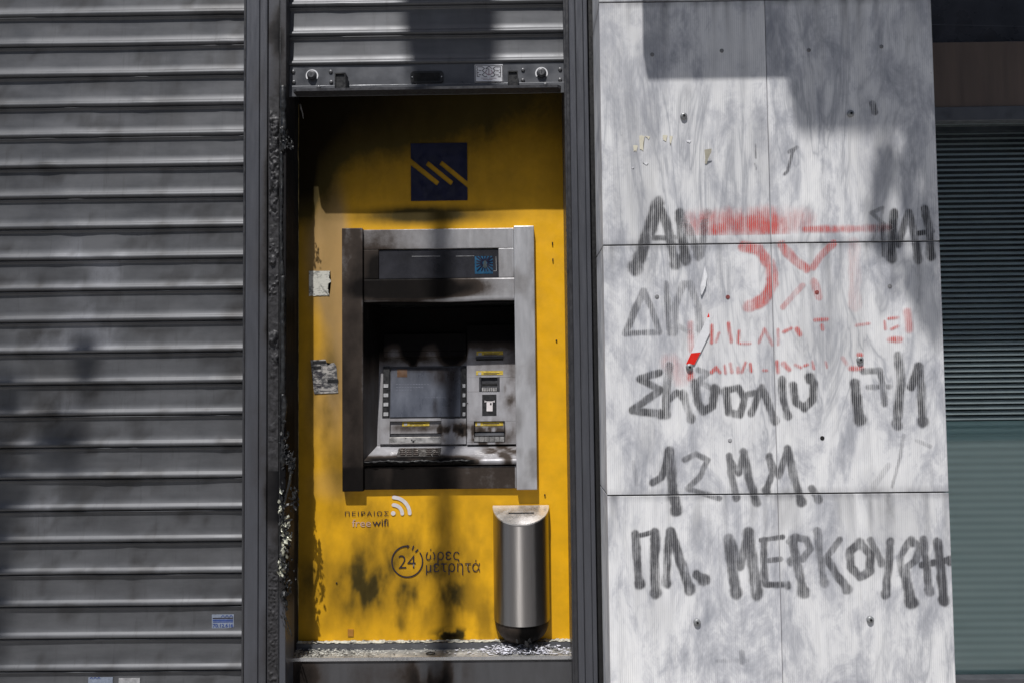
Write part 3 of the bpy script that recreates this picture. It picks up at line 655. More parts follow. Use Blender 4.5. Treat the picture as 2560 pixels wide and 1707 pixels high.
box('plate', sx0, sx1, .0855, .13, 0, zs1-.0032, sooty('kick_plate_paint', (.085, .086, .092), .45, .3, soot_mid=(.035, .026, .021)), kp, r=.0015, cx=.008, cz=.02, soot=k_soot)

# ------------------------------------------------------------------ cash machine
YA = .153
atm = thing('cash_machine', (-.27, YA, .88), 'silver cash machine with a burnt out sooty recess in the yellow panel', 'cash machine')
def a_soot(co):
    X, Z = co[:,0], co[:,2]; E = lambda a, b, c, d, s=1.0: ellipse(co, a, b, c, d, .15, s)
    n = fbm(X*12, Z*7, 5, 51); n2 = fbm(X*30, Z*10, 4, 52)
    left = 1-sm(PX(850, .15), PX(1240, .15), X)
    s = .17+.34*left*(.5+n)+.12*n+.22*(1-sm(PX(900, .15), PX(915, .15), X))*(.7+.9*(n-.4))
    s = s+.95*E(1050, 722, 160, 32, 1.15)+.30*E(1060, 660, 150, 30, 1.3)*(.5+n)+.35*E(1050, 690, 180, 60, 1.3)*n*1.6-.35*E(1150, 750, 150, 8)-.25*E(960, 752, 60, 6)
    s = s+.30*E(925, 700, 40, 50)*sm(.4, .65, n2)+.22*E(920, 660, 50, 60)
    bot = 1-sm(PZ(1172, .15), PZ(1160, .15), Z); s = s+bot*(.38+.25*sm(.35, .65, fbm(X*10, Z*1.5, 3, 55)))*(1-sm(PX(1292, .15), PX(1296, .15), X))
    right = sm(PX(1283, .15), PX(1287, .15), X); s = s*(1-right)+right*(.02+.30*sm(.55, .75, n)+.5*E(1300, 1225, 30, 40)*n)
    return np.clip(s, 0, .97)
zT, zB = PZ(571, YA), PZ(1224, YA)
ax0, ax1, ax2, ax3 = PX(855, .140, 900), PX(907, .140, 900), PX(1288, .140, 900), PX(1339, .140, 900)
zpt, zpb = PZ(568, .140), PZ(1226, .140)
box('side_pillar', ax0, ax1, .140, .30, zpb, zpt, M['fascia'], atm, r=.0022, cx=.008, cz=.008, soot=a_soot, label='left pillar, blackened by smoke')
box('side_pillar', ax2, ax3, .140, .30, zpb, zpt, M['fascia'], atm, r=.0022, cx=.008, cz=.008, soot=a_soot, label='right pillar, still clean silver')
g = .0006
def bar(name, p0, p1, mat=M['fascia'], x0=ax1+g, x1=ax2-g, yf=YA, yb=.20, r=.0016, label=None):
    return box(name, x0, x1, yf, yb, PZ(p1, yf), PZ(p0, yf), mat, atm, r=r, cx=.006, cz=.006, soot=a_soot, label=label)
bar('top_panel', 573, 622.3)
dx0, dx1 = PX(947, YA, 660), PX(1246, YA, 660)
bar('side_panel', 623, 696.3, x1=dx0-g); bar('side_panel', 623, 696.3, x0=dx1+g)
# display window
dw = box('display_window', dx0, dx1, YA+.004, .20, PZ(696, YA), PZ(623.4, YA), M['glass_dark'], atm, r=.0008)
YD = YA+.0038
hs = plate('picture_sticker', (1187, 641, 1232, 685), YD, .0003, .0, simple('blue_picture', (.012, .075, .15), .4, 0, .3, 60), dw, 0, label='small blue sticker with dark rays')
raysb = []
for k in range(17):
    t = 2*math.pi*k/17+.1; c, s = math.cos(t), math.sin(t); m = min(20/max(abs(c), 1e-3), 20/max(abs(s), 1e-3)); x, y = 1212, 658
    ex, ey = x+c*m, y+s*m; ex = min(max(ex, 1188), 1231); ey = min(max(ey, 642), 684); raysb.append([(x+c*7, y+s*7), (ex, ey)])
merge(strokes_mesh('sticker_ray', raysb, 3.0, YD-.0004, M['navy'], hs))
finish('sticker_figure', curve2d([[P(x, y, YD) for x, y in ((1207,668), (1209,656), (1211,648), (1214,648), (1216,656), (1218,668), (1213,672))]], YD-.0007), simple('sticker_figure', (.035, .05, .055), .5), hs)
merge(strokes_mesh('scratched_edge', [[(1030, 641.5), (1100, 641)], [(1140, 641), (1185, 640.5)], [(1240, 642), (1241, 678)], [(1234, 678), (1241, 678)]], 1.0, YD, M['keys'], dw))
# lower header: its edge sagged by heat, curling inwards
nx, nz = 70, 14; V = []; Fc = []
xs = np.linspace(ax1+g, ax2-g, nx)
sag = .004*np.sin((xs-xs[0])/(xs[-1]-xs[0])*9)*.6+.003*(fbm(xs*9, xs*0, 3, 61)-.5)*2
zh1, zh0 = PZ(697.2, YA), PZ(753, YA)
for i in range(nz+5):
    if i <= nz: t = i/nz; zz = zh1+(zh0-zh1)*t+sag*t*t; yy = np.full(nx, YA)+.004*(t > .93)
    else: a = (i-nz)/4; zz = zh0+sag-.003*math.sin(a*math.pi/2); yy = np.full(nx, YA+.004+.06*a*a)
    V.append(np.stack([xs, yy, np.broadcast_to(zz, xs.shape)], 1))
V.insert(0, np.stack([xs, np.full(nx, .2), np.full(nx, zh1)], 1)); V = np.concatenate(V); rows = nz+6
q = (np.arange(rows-1)[:, None]*nx+np.arange(nx-1)[None]).ravel(); Fc = np.stack([q+nx, q+nx+1, q+1, q], 1)
from_pts('sagging_header', V, Fc, M['fascia'], atm, True, soot=lambda co: np.clip(a_soot(co)+sm(YA+.006, YA+.02, co[:,1]), 0, 1))
bar('bottom_panel', 1166, 1222)
# recess
CT, CBt = PL(1100, 800, .30), PL(1100, 1110, .235); bsl = (.30-.235)/(CT[2]-CBt[2]); CP = (.235-bsl*CBt[2], bsl)    # leaning console face
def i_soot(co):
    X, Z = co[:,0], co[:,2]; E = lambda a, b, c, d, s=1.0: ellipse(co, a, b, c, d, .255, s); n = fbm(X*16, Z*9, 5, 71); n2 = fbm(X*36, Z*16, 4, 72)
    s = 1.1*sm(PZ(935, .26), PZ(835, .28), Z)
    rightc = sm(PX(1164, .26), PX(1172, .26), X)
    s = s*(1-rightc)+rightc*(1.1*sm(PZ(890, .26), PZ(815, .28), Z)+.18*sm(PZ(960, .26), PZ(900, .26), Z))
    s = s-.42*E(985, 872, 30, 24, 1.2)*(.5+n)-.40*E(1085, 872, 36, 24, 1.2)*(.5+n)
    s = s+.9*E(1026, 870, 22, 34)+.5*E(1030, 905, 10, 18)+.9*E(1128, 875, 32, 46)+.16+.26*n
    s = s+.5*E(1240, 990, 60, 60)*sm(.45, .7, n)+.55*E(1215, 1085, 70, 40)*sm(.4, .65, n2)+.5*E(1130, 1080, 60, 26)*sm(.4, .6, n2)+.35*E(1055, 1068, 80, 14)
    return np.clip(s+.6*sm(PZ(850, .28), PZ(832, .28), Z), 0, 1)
cl0 = PL(948, 1000, CP)[0]
bm = bmesh.new(); plate_bm(bm, 946, 770, 1291, 1111, CP, 0, -.05); cut(bm, .006, .006); from_bm('console_back', bm, M['column'], atm, soot=lambda co: np.clip(i_soot(co), 0, 1))
# left cheek, ceiling, right cheek of the recess
zc1 = zh0+.004; yb1 = CP[0]+CP[1]*zc1
def cheek(name, xf, xb_, label=None):
    zb0 = CBt[2]-.05; V = []; Fc = []; nz_, ny_ = 44, 18
    for j in range(nz_+1):
        z = zb0+(zc1-zb0)*j/nz_; yb_ = CP[0]+CP[1]*z+.004
        for i in range(ny_+1): t = i/ny_; V.append((xf+(xb_-xf)*t, .146+(yb_-.146)*t, z))
    for j in range(nz_):
        for i in range(ny_): a = j*(ny_+1)+i; Fc.append((a, a+1, a+ny_+2, a+ny_+1))
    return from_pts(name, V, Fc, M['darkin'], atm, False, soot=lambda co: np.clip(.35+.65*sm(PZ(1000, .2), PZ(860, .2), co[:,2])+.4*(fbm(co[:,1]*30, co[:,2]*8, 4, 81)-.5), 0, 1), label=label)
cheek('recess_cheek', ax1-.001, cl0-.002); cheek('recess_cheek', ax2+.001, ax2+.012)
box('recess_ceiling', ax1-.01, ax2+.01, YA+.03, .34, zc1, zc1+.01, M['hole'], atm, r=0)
# shelf sloping to the customer
SB, SF = PL(1100, 1111, .238), PL(1100, 1147, .150); ssl = (SB[1]-SF[1])/(SB[2]-SF[2]); SP = (SB[1]-ssl*SB[2], ssl)
def s_soot(co):
    X, Y = co[:,0], co[:,1]; n = fbm(X*14, Y*20, 5, 91); fr = sm(.19, .150, Y); xl_ = 1-sm(PX(1140, .18), PX(1215, .18), X)
    s = .22+.95*fr*xl_*(.6+.9*(n-.3))+.55*np.exp(-((X-PX(1045, .2))/.06)**2-((Y-.185)/.03)**2)+.45*sm(.5, .7, n)*sm(PX(1180, .2), PX(1230, .2), X)
    return np.clip(s, 0, 1)
V = []; Fc = []; xs = np.linspace(ax1-.001, ax2+.001, 90); ys = np.linspace(SB[1]+.01, SF[1], 26)
prof = [(y, (y-SP[0])/SP[1]) for y in ys]+[(.1465, SF[2]-.003), (.1445, SF[2]-.008), (.1455, SF[2]-.014), (.150, SF[2]-.0185), (.158, SF[2]-.019)]
for i, (y, z) in enumerate(prof):
    drip = (fbm(xs*40, xs*0+i*.4, 3, 95)-.5)*.004*(1-sm(PX(1150, .15), PX(1200, .15), xs))*(1 if i > 25 else 0)
    V.append(np.stack([xs, np.full(90, y)-abs(drip), np.full(90, z)+drip], 1))
V = np.concatenate(V); q = (np.arange(len(prof)-1)[:, None]*90+np.arange(89)[None]).ravel(); Fc = np.stack([q+90, q+91, q+1, q], 1)
from_pts('shelf', V, Fc, M['column'], atm, True, soot=lambda co: np.clip(s_soot(co)+(co[:,1] < .149)*.7*(1-sm(PX(1160, .15), PX(1205, .15), co[:,0])), 0, 1))
kb = plate('keypad', (994, 1121, 1101, 1142), SP, .003, -.002, simple('scorched_keypad', (.022, .018, .016), .6, .1, .4, 60), atm, .0008)
bm = bmesh.new()
for i in range(4):
    for j in range(6):
        if j == 3: continue
        plate_bm(bm, 1001+j*16.4, 1123+i*4.7, 1013+j*16.4, 1126+i*4.7, SP, .0062, .0031)
merge(from_bm('keys', bm, simple('scorched_key', (.045, .036, .032), .55, .2, .5, 70, spec=.25), kb))
# melted crust on the nose
path = [(PX(x, .143), .1440+.001*math.sin(x*.2), PZ(1152+1.2*math.sin(x*.07)+.8*math.sin(x*.31), .143)) for x in range(909, 1176, 4)]
tube('melted_crust', path, [.0012+.0028*random.random()**2 for k in range(len(path))], M['melted'], atm, 8)
# screen unit
def sc(name, rect, o0, o1, mat, parent=atm, r=.0008, c=.006, soot=i_soot, label=None): return plate(name, rect, CP, o0, o1, mat, parent, r, c, c, soot, label)
sc('upper_fascia', (962, 838, 1166, 880), .022, .0005, M['column']); sc('upper_fascia', (962, 880.6, 1166, 893), .020, .0005, M['column'])
sc('screen_bezel', (960, 916, 1166, 1046), .004, .0003, M['dark_metal'], soot=None, c=None)
def scr_soot(co):
    E = lambda a, b, c, d, s=1.0: ellipse(co, a, b, c, d, .25, s); return np.clip(.9*E(1110, 930, 35, 40)+.7*E(1128, 1000, 14, 60)+.65*E(1088, 1020, 8, 30)+.5*E(1065, 922, 110, 8)+.35*sm(PZ(1000, .25), PZ(930, .25), co[:,2]), 0, 1)
scn = sc('screen', (977, 920, 1152, 1042), .006, .0042, M['screen'], soot=scr_soot)
mtxt = simple('faint_screen_text', (.15, .16, .20), .4); Ysc = (CP[0]-.0064*math.sqrt(1+CP[1]**2), CP[1])
def onp_strokes(name, lines, wpx, plane, mat, parent):
    V = []; Fc = []
    for ln in lines:
        for (xa, ya), (xb, yb_) in zip(ln[:-1], ln[1:]):
            dx, dy = xb-xa, yb_-ya; L_ = math.hypot(dx, dy)+1e-9; nx_, ny_ = -dy/L_*wpx/2, dx/L_*wpx/2; n0 = len(V)
            for p in ((xa+nx_, ya+ny_), (xb+nx_, yb_+ny_), (xb-nx_, yb_-ny_), (xa-nx_, ya-ny_)): V.append(PL(*p, plane))
            Fc.append((n0, n0+1, n0+2, n0+3))
    return from_pts(name, V, Fc, mat, parent)
merge(onp_strokes('screen_text', [[(990+7*k, y), (990+7*k+5, y)] for y, n in ((960, 12), (967, 10), (974, 6)) for k in range(n)]+[[(1062+7*k, 993), (1067+7*k, 993)] for k in range(8)], 1.3, Ysc, mtxt, scn))
onp_strokes('screen_logo', [[(993, 932), (1018, 932)]], 20, Ysc, simple('dim_orange_tile', (.10, .055, .03), .4), scn)
for xa, xb_ in ((958, 974), (1155, 1166)):
    ks = sc('key_strip', (xa, 917, xb_, 1046), .009, .0045, M['black'], soot=None, c=None)
    for y in (965, 988.5, 1011.5, 1035.5): sc('side_button', (xa+2, y-4.6, xb_-2, y+4.6), .0115, .0092, M['keys'], ks, .0006, None, None)
# dispenser block under the screen
sc('dispenser_fascia', (951, 1046.5, 976, 1110), .012, .0005, M['column']); sc('dispenser_fascia', (1104, 1046.5, 1166, 1110), .012, .0005, M['column'])
sc('dispenser_fascia', (976.2, 1046.5, 1103.8, 1053), .012, .0005, M['column'])
sc('dispenser_recess', (976.2, 1053.3, 1103.8, 1083), .004, .0005, M['column']); sc('dispenser_slot', (976.2, 1083.3, 1103.8, 1093), .0015, .0005, M['dark_metal'], soot=None, c=None)
sc('dispenser_lip', (974, 1092, 1104, 1109), .016, .002, M['steel_lid'], r=.003, soot=None, c=None)
def ysticker(rect, off, parent=atm):
    s_ = sc('sticker', rect, off+.0009, off, M['yellow_sticker'], parent, 0, None, None, 'yellow instruction sticker'); x0, y0, x1, y1 = rect
    pl = (CP[0]-(off+.0013)*math.sqrt(1+CP[1]**2), CP[1])
    merge(onp_strokes('printed_line', [[(x0+18, y0+(y1-y0)*.36), (x1-10, y0+(y1-y0)*.36)], [(x0+18, y0+(y1-y0)*.66), (x1-16, y0+(y1-y0)*.66)]], 1.3, pl, M['ink_dark'], s_))
    merge(onp_strokes('printed_icon', [[(x0+4, (y0+y1)/2), (x0+12, (y0+y1)/2)]], (y1-y0)*.7, pl, M['keys'], s_))
ysticker((1006, 1053.5, 1074, 1064.5), .0041)
bm = bmesh.new(); disc(bm, *[float(v) for v in (PL(1152, 1059, CP)[0],)], float(PL(1152, 1059, CP)[1])-.015, float(PL(1152, 1059, CP)[1])-.008, float(PL(1152, 1059, CP)[2]), .0035, 12); from_bm('lock', bm, M['dark_metal'], atm)
# right column
RO = .016; YR = (CP[0]-RO*math.sqrt(1+CP[1]**2), CP[1])
def col_piece(rect): sc('column_face', rect, RO, .0005, M['column'], r=0)
for r in ((1168, 815, 1290, 944), (1168, 944, 1198.5, 980), (1249.5, 944, 1290, 980), (1168, 980, 1290, 1053), (1168, 1053, 1185.5, 1106), (1262.5, 1053, 1290, 1106), (1168, 1106, 1290, 1110.5)): col_piece(r)
ysticker((1192, 880, 1258, 889.5), RO)
sc('receipt_slot', (1190, 894.5, 1259, 899), RO+.006, RO, M['dark_metal'], soot=None, c=None); sc('receipt_slot_opening', (1191, 899.2, 1258, 903), RO+.0006, RO, M['hole'], soot=None, c=None, r=0)
ysticker((1191, 928.5, 1258, 938.5), RO)
cr = sc('card_reader', (1198.7, 943.8, 1249.3, 980.2), .008, .0005, M['dark_metal'], soot=None, c=None)
sc('card_slot', (1206, 959, 1243, 963.5), .0095, .0082, M['hole'], cr, 0, None, None)
sc('card_bezel', (1199, 943.6, 1204, 980), RO+.001, .0082, M['dark_metal'], cr, .0005, None, None); sc('card_bezel', (1244, 943.6, 1249, 980), RO+.001, .0082, M['dark_metal'], cr, .0005, None, None)
bm = bmesh.new()
for k in range(7): plate_bm(bm, 1205.5+k*5.5, 970, 1209.5+k*5.5, 979, CP, RO+.002, .0083)
from_bm('card_guide', bm, M['steel_lid'], cr)
ip = sc('card_icon_plate', (1206, 987, 1241.5, 1039.5), RO+.0012, RO, M['black'], soot=None, c=None, r=.0004)
IPL = (CP[0]-(RO+.0016)*math.sqrt(1+CP[1]**2), CP[1])
merge(onp_strokes('card_icon', [[(1212, 1003), (1236, 1003)], [(1212.5, 1000.5), (1212.5, 1005)], [(1235.5, 1000.5), (1235.5, 1005)]], 1.8, IPL, M['ink_white'], ip))
merge(onp_strokes('card_icon', [[(1216.5, 1015), (1231.5, 1015)]], 24, IPL, M['ink_white'], ip))
merge(onp_strokes('card_chip', [[(1225, 1009), (1229, 1009)]], 5.5, (IPL[0]-.0004, IPL[1]), M['black'], ip))
rr_ = sc('tray_recess', (1185.7, 1053.2, 1262.3, 1105.8), .002, .0005, M['dark_metal'], soot=None, c=None)
ysticker((1189, 1053.8, 1258, 1064.5), .010)
sc('tray_hood', (1187, 1053.4, 1261, 1079), .0098, .0022, M['column'], rr_, .001); sc('tray_roller', (1187, 1079.5, 1261, 1089), .006, .0022, M['bar'], rr_, .002, None, None)
bm = bmesh.new()
for k in range(6): plate_bm(bm, 1186.5+k*12.5, 1092, 1198+k*12.5, 1104, CP, .0155, .0022)
from_bm('tray_teeth', bm, M['steel_lid'], rr_)
# crumbs fallen on the console and shelf
for (x, y, r_) in ((1035, 1102, .004), (1031, 1098, .003), (1039, 1099, .002), (1016, 1094, .002), (1137, 1117, .002), (1170, 1007, .002)):
    bm = bmesh.new(); p = PL(x, y, CP); bmesh.ops.create_icosphere(bm, subdivisions=1, radius=r_, matrix=Matrix.Translation((p[0], p[1]-.016, p[2]))); from_bm('soot_crumb', bm, M['charcoal'], atm)

# ------------------------------------------------------------------ stainless bin
BX = (PX(1233, YP0, 1400)+PX(1374, YP0, 1400))/2; HW = (PX(1374, YP0, 1400)-PX(1233, YP0, 1400))/2*.985; DP = .098
zt_b = PZ(1264, YP0, 1300); zfront = P(1303, 1312, YP0-DP)[1]; zbot = PZ(1566, YP0-DP, 1303); zlow = P(1303, 1606, YP0-.03)[1]
bn = thing('receipt_bin', (BX, YP0, zbot), 'stainless half round waste bin with slotted lid and burnt bottom, below the cash machine', 'bin')
n = 48; th = [math.pi*k/n for k in range(n+1)]
def hw_pt(t, k=1.0): return BX-HW*k*math.cos(t), YP0-.0035-DP*k*math.sin(t)**.92
V = []; Fc = []
for t in th:
    x, y = hw_pt(t); f = (YP0-.0035-y)/DP; V += [(x, y, zt_b+(zfront-zt_b)*f), (x, y, zbot)]
for k in range(n): Fc.append((2*k, 2*k+1, 2*k+3, 2*k+2))
ob = from_pts('body', V, Fc, M['steel'], bn, True)
# lid, a little proud, with rim
V = [(BX, YP0-.0035-DP*.5, 0)]; Fc = []
slx0, slx1 = PX(1271, .12, 1286), PX(1335, .12, 1286); fs = .36
bm = bmesh.new(); ring_t = []; ring_b = []
for t in th:
    x, y = hw_pt(t, 1.012); f = (YP0-.0035-y)/DP; z = zt_b+(zfront-zt_b)*f
    ring_t.append(bm.verts.new((x, y, z+.0035))); ring_b.append(bm.verts.new((x, y, z-.001)))
bm.faces.new(ring_t); bm.faces.new(ring_b[::-1])
for k in range(-1, n): bm.faces.new((ring_t[k], ring_t[k+1], ring_b[k+1], ring_b[k]))
bev(bm, .0009, 1); lid = from_bm('lid', bm, M['steel_lid'], bn)
def lid_pt(x, f, up): return (x, YP0-.0035-DP*f, zt_b+(zfront-zt_b)*f+.0035+up)
fs = .42
bm = bmesh.new(); hexa(bm, [lid_pt(slx0, fs+.045, .0005), lid_pt(slx1, fs+.045, .0005), lid_pt(slx1, fs-.02, .0005), lid_pt(slx0, fs-.02, .0005), lid_pt(slx0, fs+.045, .0001), lid_pt(slx1, fs+.045, .0001), lid_pt(slx1, fs-.02, .0001), lid_pt(slx0, fs-.02, .0001)])
from_bm('slot', bm, M['hole'], lid)
bm = bmesh.new()
for k in range(16):
    xx = BX+HW*.52+random.gauss(0, .008); p = lid_pt(xx, .17+random.gauss(0, .05)-(xx-BX-HW*.52)*5, .0004); c = random.uniform(.002, .005)
    v = [bm.verts.new((p[0]+random.uniform(-c, c), p[1]+random.uniform(-c, c)*.6, p[2]+random.uniform(0, .001))) for _ in range(3)]; bm.faces.new(v)
from_bm('burn_mark', bm, M['charcoal'], lid)
# burnt rounded bottom
V = []; Fc = []; NB = 14
for j in range(NB+1):
    u = j/NB; k = math.cos(u*math.pi/2*.94)**.75; z = zbot-(zbot-zlow)*math.sin(u*math.pi/2)
    for i, t in enumerate(th):
        x, y = hw_pt(t, .965*k); nzn = (fbm(np.array([t*5]), np.array([u*6.]), 3, 101)[0]-.5)*.006*u; V.append((x, y-nzn, z))
for j in range(NB):
    for i in range(n): a = j*(n+1)+i; Fc.append((a, a+1, a+n+2, a+n+1))
def bn_soot(co): return np.clip(.62+.6*np.exp(-((co[:,0]-BX-.02)/.035)**2)+.3*(fbm(co[:,0]*40, co[:,2]*40, 3, 104)-.5), 0, 1)
from_pts('bottom_cap', V, Fc, sooty('burnt_bin_bottom', (.10, .095, .095), .4, .4), bn, True, soot=bn_soot)
bm = bmesh.new()
for k in range(26):
    p = Vector((BX+.012+random.gauss(0, .012), YP0-.055-random.random()*.03, zbot-.012-random.random()*.045)); m = Matrix.Translation(p) @ Matrix.Diagonal((1, .7, random.uniform(.6, 2.2), 1)); bmesh.ops.create_icosphere(bm, subdivisions=1, radius=random.uniform(.003, .007), matrix=m)
for v in bm.verts: v.co += Vector((random.gauss(0, .001), random.gauss(0, .001), random.gauss(0, .0015)))
from_bm('burnt_paper', bm, M['charcoal'], bn)

# ------------------------------------------------------------------ ash and debris on the sill
def flakes(name, n, fx, fy, size, mat, zoff=0.0, heap=None, label='', cat='ash', seed=0):
    r = random.Random(seed); V = []; Fc = []
    for k in range(n):
        x = fx(r); y = fy(r); s = size(r); h = heap(x, y, r) if heap else 0; z = zs1+.0035*(y-.083)/.03+.0006+zoff+h
        a = r.uniform(0, 6.28); tl = r.uniform(-.9, .9); tl2 = r.uniform(-.9, .9); n0 = len(V); m = r.choice((3, 4, 5))
        for i in range(m):
            t = a+6.283*i/m+r.uniform(-.3, .3); u, v = s*math.cos(t), s*math.sin(t)*r.uniform(.5, 1); V.append((x+u, y+v*.8, z+abs(u*tl+v*tl2)*.8+r.uniform(0, s*.3)))
        Fc.append(tuple(range(n0, n0+m)))
    o = from_pts(name, V, Fc, mat); tag(o, label, cat, None, 'stuff'); return o
hx = PX(1300, .1, 1630)
def heap(x, y, r): return max(0, .020*math.exp(-((x-hx)/.085)**2))*r.random()*sm(.083, .105, np.array(y)).item()
flakes('ash_heap', 1000, lambda r: min(r.gauss(hx+.005, .062), sx1-.01) if r.random() < .93 else r.uniform(hx-.25, sx1-.01), lambda r: r.uniform(.088, .137), lambda r: r.choice((.0015, .002, .003, .004, .005, .008))*r.uniform(.7, 1.1), M['ash'], 0, heap, 'heap of pale grey paper ash on the sill under the stainless bin', 'ash', 5)
flakes('burnt_paper', 330, lambda r: min(r.gauss(hx+.015, .035), sx1-.01), lambda r: r.uniform(.112, .138), lambda r: r.uniform(.002, .006), M['greyash'], .004, heap, 'darker grey charred paper at the back of the pale ash heap', 'ash', 6)
flakes('charred_crumbs', 420, lambda r: sx0+.01+abs(r.gauss(0, .13)) if r.random() < .75 else r.uniform(sx0, sx1-.01), lambda r: r.uniform(.085, .138), lambda r: r.uniform(.001, .0042), M['charcoal'], .0004, None, 'black charred crumbs scattered along the sill, thickest at its left end', 'debris', 7)
flakes('paint_flakes', 700, lambda r: sx0+.01+(abs(r.gauss(0, .15)) if r.random() < .7 else r.uniform(0, .8)), lambda r: r.uniform(.09, .138), lambda r: r.uniform(.001, .0042), M['dust'], .0001, None, 'off white paint flakes at the left end of the sill', 'debris', 8)
X, Z = P(1076, 1635, .10); t_ = [(X+.013*math.cos(a), .103+.009*math.sin(a), zs1+.0042) for a in np.linspace(0, 6.283, 24)]
tag(tube('burnt_ring', t_, .0017, M['charcoal'], None, 6), 'small burnt black ring lying on the middle of the sill', 'debris')

# ------------------------------------------------------------------ melted plastic hanging on the left jamb
mp = thing('melted_plastic', (-.70, 0, .6), 'stringy melted plastic and foil hanging down the charred left jamb', 'debris')
def blob_tube(name, pts, r0, amp, mat, seed, seg=12, sub=4):
    path = [];
    for (xa, ya), (xb, yb_) in zip(pts[:-1], pts[1:]):
        nn = max(2, int(math.hypot(xb-xa, yb_-ya)/sub))
        for k in range(nn): t = k/nn; path.append((xa+(xb-xa)*t, ya+(yb_-ya)*t))
    path.append(pts[-1]); P3 = [(P(x, y, .0)[0], .002, P(x, y, .0)[1]) for x, y in path]; nP = len(P3)
    rd = [(r0(k/nP) if callable(r0) else r0)*(1+amp*(fbm(np.array([k*.23]), np.array([seed*3.1]), 3)[0]-.5)*2) for k in range(nP)]
    V, Fc = tube_pts(P3, rd, seg); V = np.array(V); nz_ = (fbm(V[:,0]*260+V[:,1]*190, V[:,2]*170, 4, seed)-.5); nw_ = (fbm(V[:,0]*190-V[:,1]*210, V[:,2]*110, 4, seed+3)-.5); V[:,0] += nz_*.014*amp; V[:,1] += nw_*.016*amp; V[:,2] += nz_*nw_*.06*amp
    return from_pts(name, V, Fc, mat, mp, True)
blob_tube('drip', [(707, 215), (708, 280), (709, 325)], lambda t: .0105-.002*t, .25, M['melted'], 1)
blob_tube('lump', [(705, 318), (709, 340), (711, 360), (705, 378)], lambda t: .010-.005*t, .35, M['melted'], 2)
blob_tube('drip', [(707, 690), (706, 820), (708, 900), (706, 985)], lambda t: .0065, .3, M['melted'], 4)
blob_tube('drip', [(707, 985), (711, 1010), (707, 1060), (706, 1120), (708, 1160)], lambda t: .006+.002*math.sin(t*9), .4, M['melted'], 5)
blob_tube('curled_strand', [(705, 1166), (711, 1154), (721, 1157), (727, 1178), (724, 1205), (716, 1235), (710, 1265), (706, 1295)], .0040, .2, M['melted_pale'], 6, 10)
blob_tube('drip', [(703, 380), (704, 470), (702, 560), (705, 690)], lambda t: .0045, .4, M['melted'], 13)
blob_tube('string', [(712, 1538), (720, 1560), (730, 1590)], .0016, .3, M['melted'], 11, 6)
blob_tube('string', [(708, 1536), (714, 1560), (722, 1585)], .0013, .3, M['melted'], 12, 6)
def crumple(name, spots, mat, seed, n, smin, smax):
    """crumpled shreds: small bent facets crowded round spots measured on the photograph"""
    r = random.Random(seed); V = []; Fc = []
    for _ in range(n):
        px, py, rx, ry = r.choice(spots); x, z = P(px+r.gauss(0, rx), py+r.gauss(0, ry), 0); y = r.uniform(-.012, .016); sz = r.uniform(smin, smax); a = r.gauss(1.57, .5); n0 = len(V)
        ax = Vector((math.cos(a), r.gauss(0, .5), math.sin(a))).normalized(); bx = Vector((-math.sin(a), r.gauss(0, .9), math.cos(a))).normalized(); c = Vector((x, y, z))
        for u, v, w_ in ((-1, 0, 0), (-.3, .5, .35), (.5, .45, -.2), (1, 0, .1), (.4, -.5, .3), (-.4, -.45, -.2)): V.append(c+ax*u*sz+bx*v*sz*.8+ax.cross(bx)*w_*sz*r.uniform(.3, 1.2))
        m = len(V); V.append(c+ax.cross(bx)*sz*r.uniform(-.4, .4))
        for k in range(6): Fc.append((n0+k, n0+(k+1) % 6, m))
    o_ = from_pts(name, V, Fc, mat, mp); o_['kind'] = 'stuff'; return o_
M['foil'] = simple('crumpled_pale_foil', (.52, .52, .42), .35, .3, .5, 130)
crumple('foil', [(707, 1255, 3, 30), (711, 1300, 5, 25), (713, 1350, 6, 22), (712, 1395, 7, 20), (708, 1420, 5, 14), (718, 1148, 5, 8), (731, 1160, 3, 8)], M['melted_pale'], 21, 190, .004, .012)
crumple('foil', [(706, 1395, 4, 10), (706, 1426, 4, 7), (711, 1320, 4, 14), (714, 1352, 4, 10), (702, 1270, 1.5, 20)], M['foil'], 22, 110, .005, .014)
crumple('char', [(718, 1330, 6, 40), (717, 1400, 6, 40), (712, 1465, 5, 20), (711, 1505, 5, 18), (736, 1240, 5, 10), (709, 350, 6, 14), (724, 358, 5, 7), (708, 1050, 4, 40), (714, 1120, 5, 20)], M['melted'], 23, 260, .003, .010)
sc_ = thing('melted_wisp', (P(752, 275, .16)[0], .16, P(752, 275, .16)[1]), 'thin pale wisp of melted plastic at the top left of the yellow panel', 'debris')
tube('wisp', [(P(x, y, .158)[0], .155, P(x, y, .158)[1]) for x, y in ((751, 262), (754, 275), (757, 285), (759, 298))], [.003, .0022, .0018, .0008], M['keys'], sc_, 6)

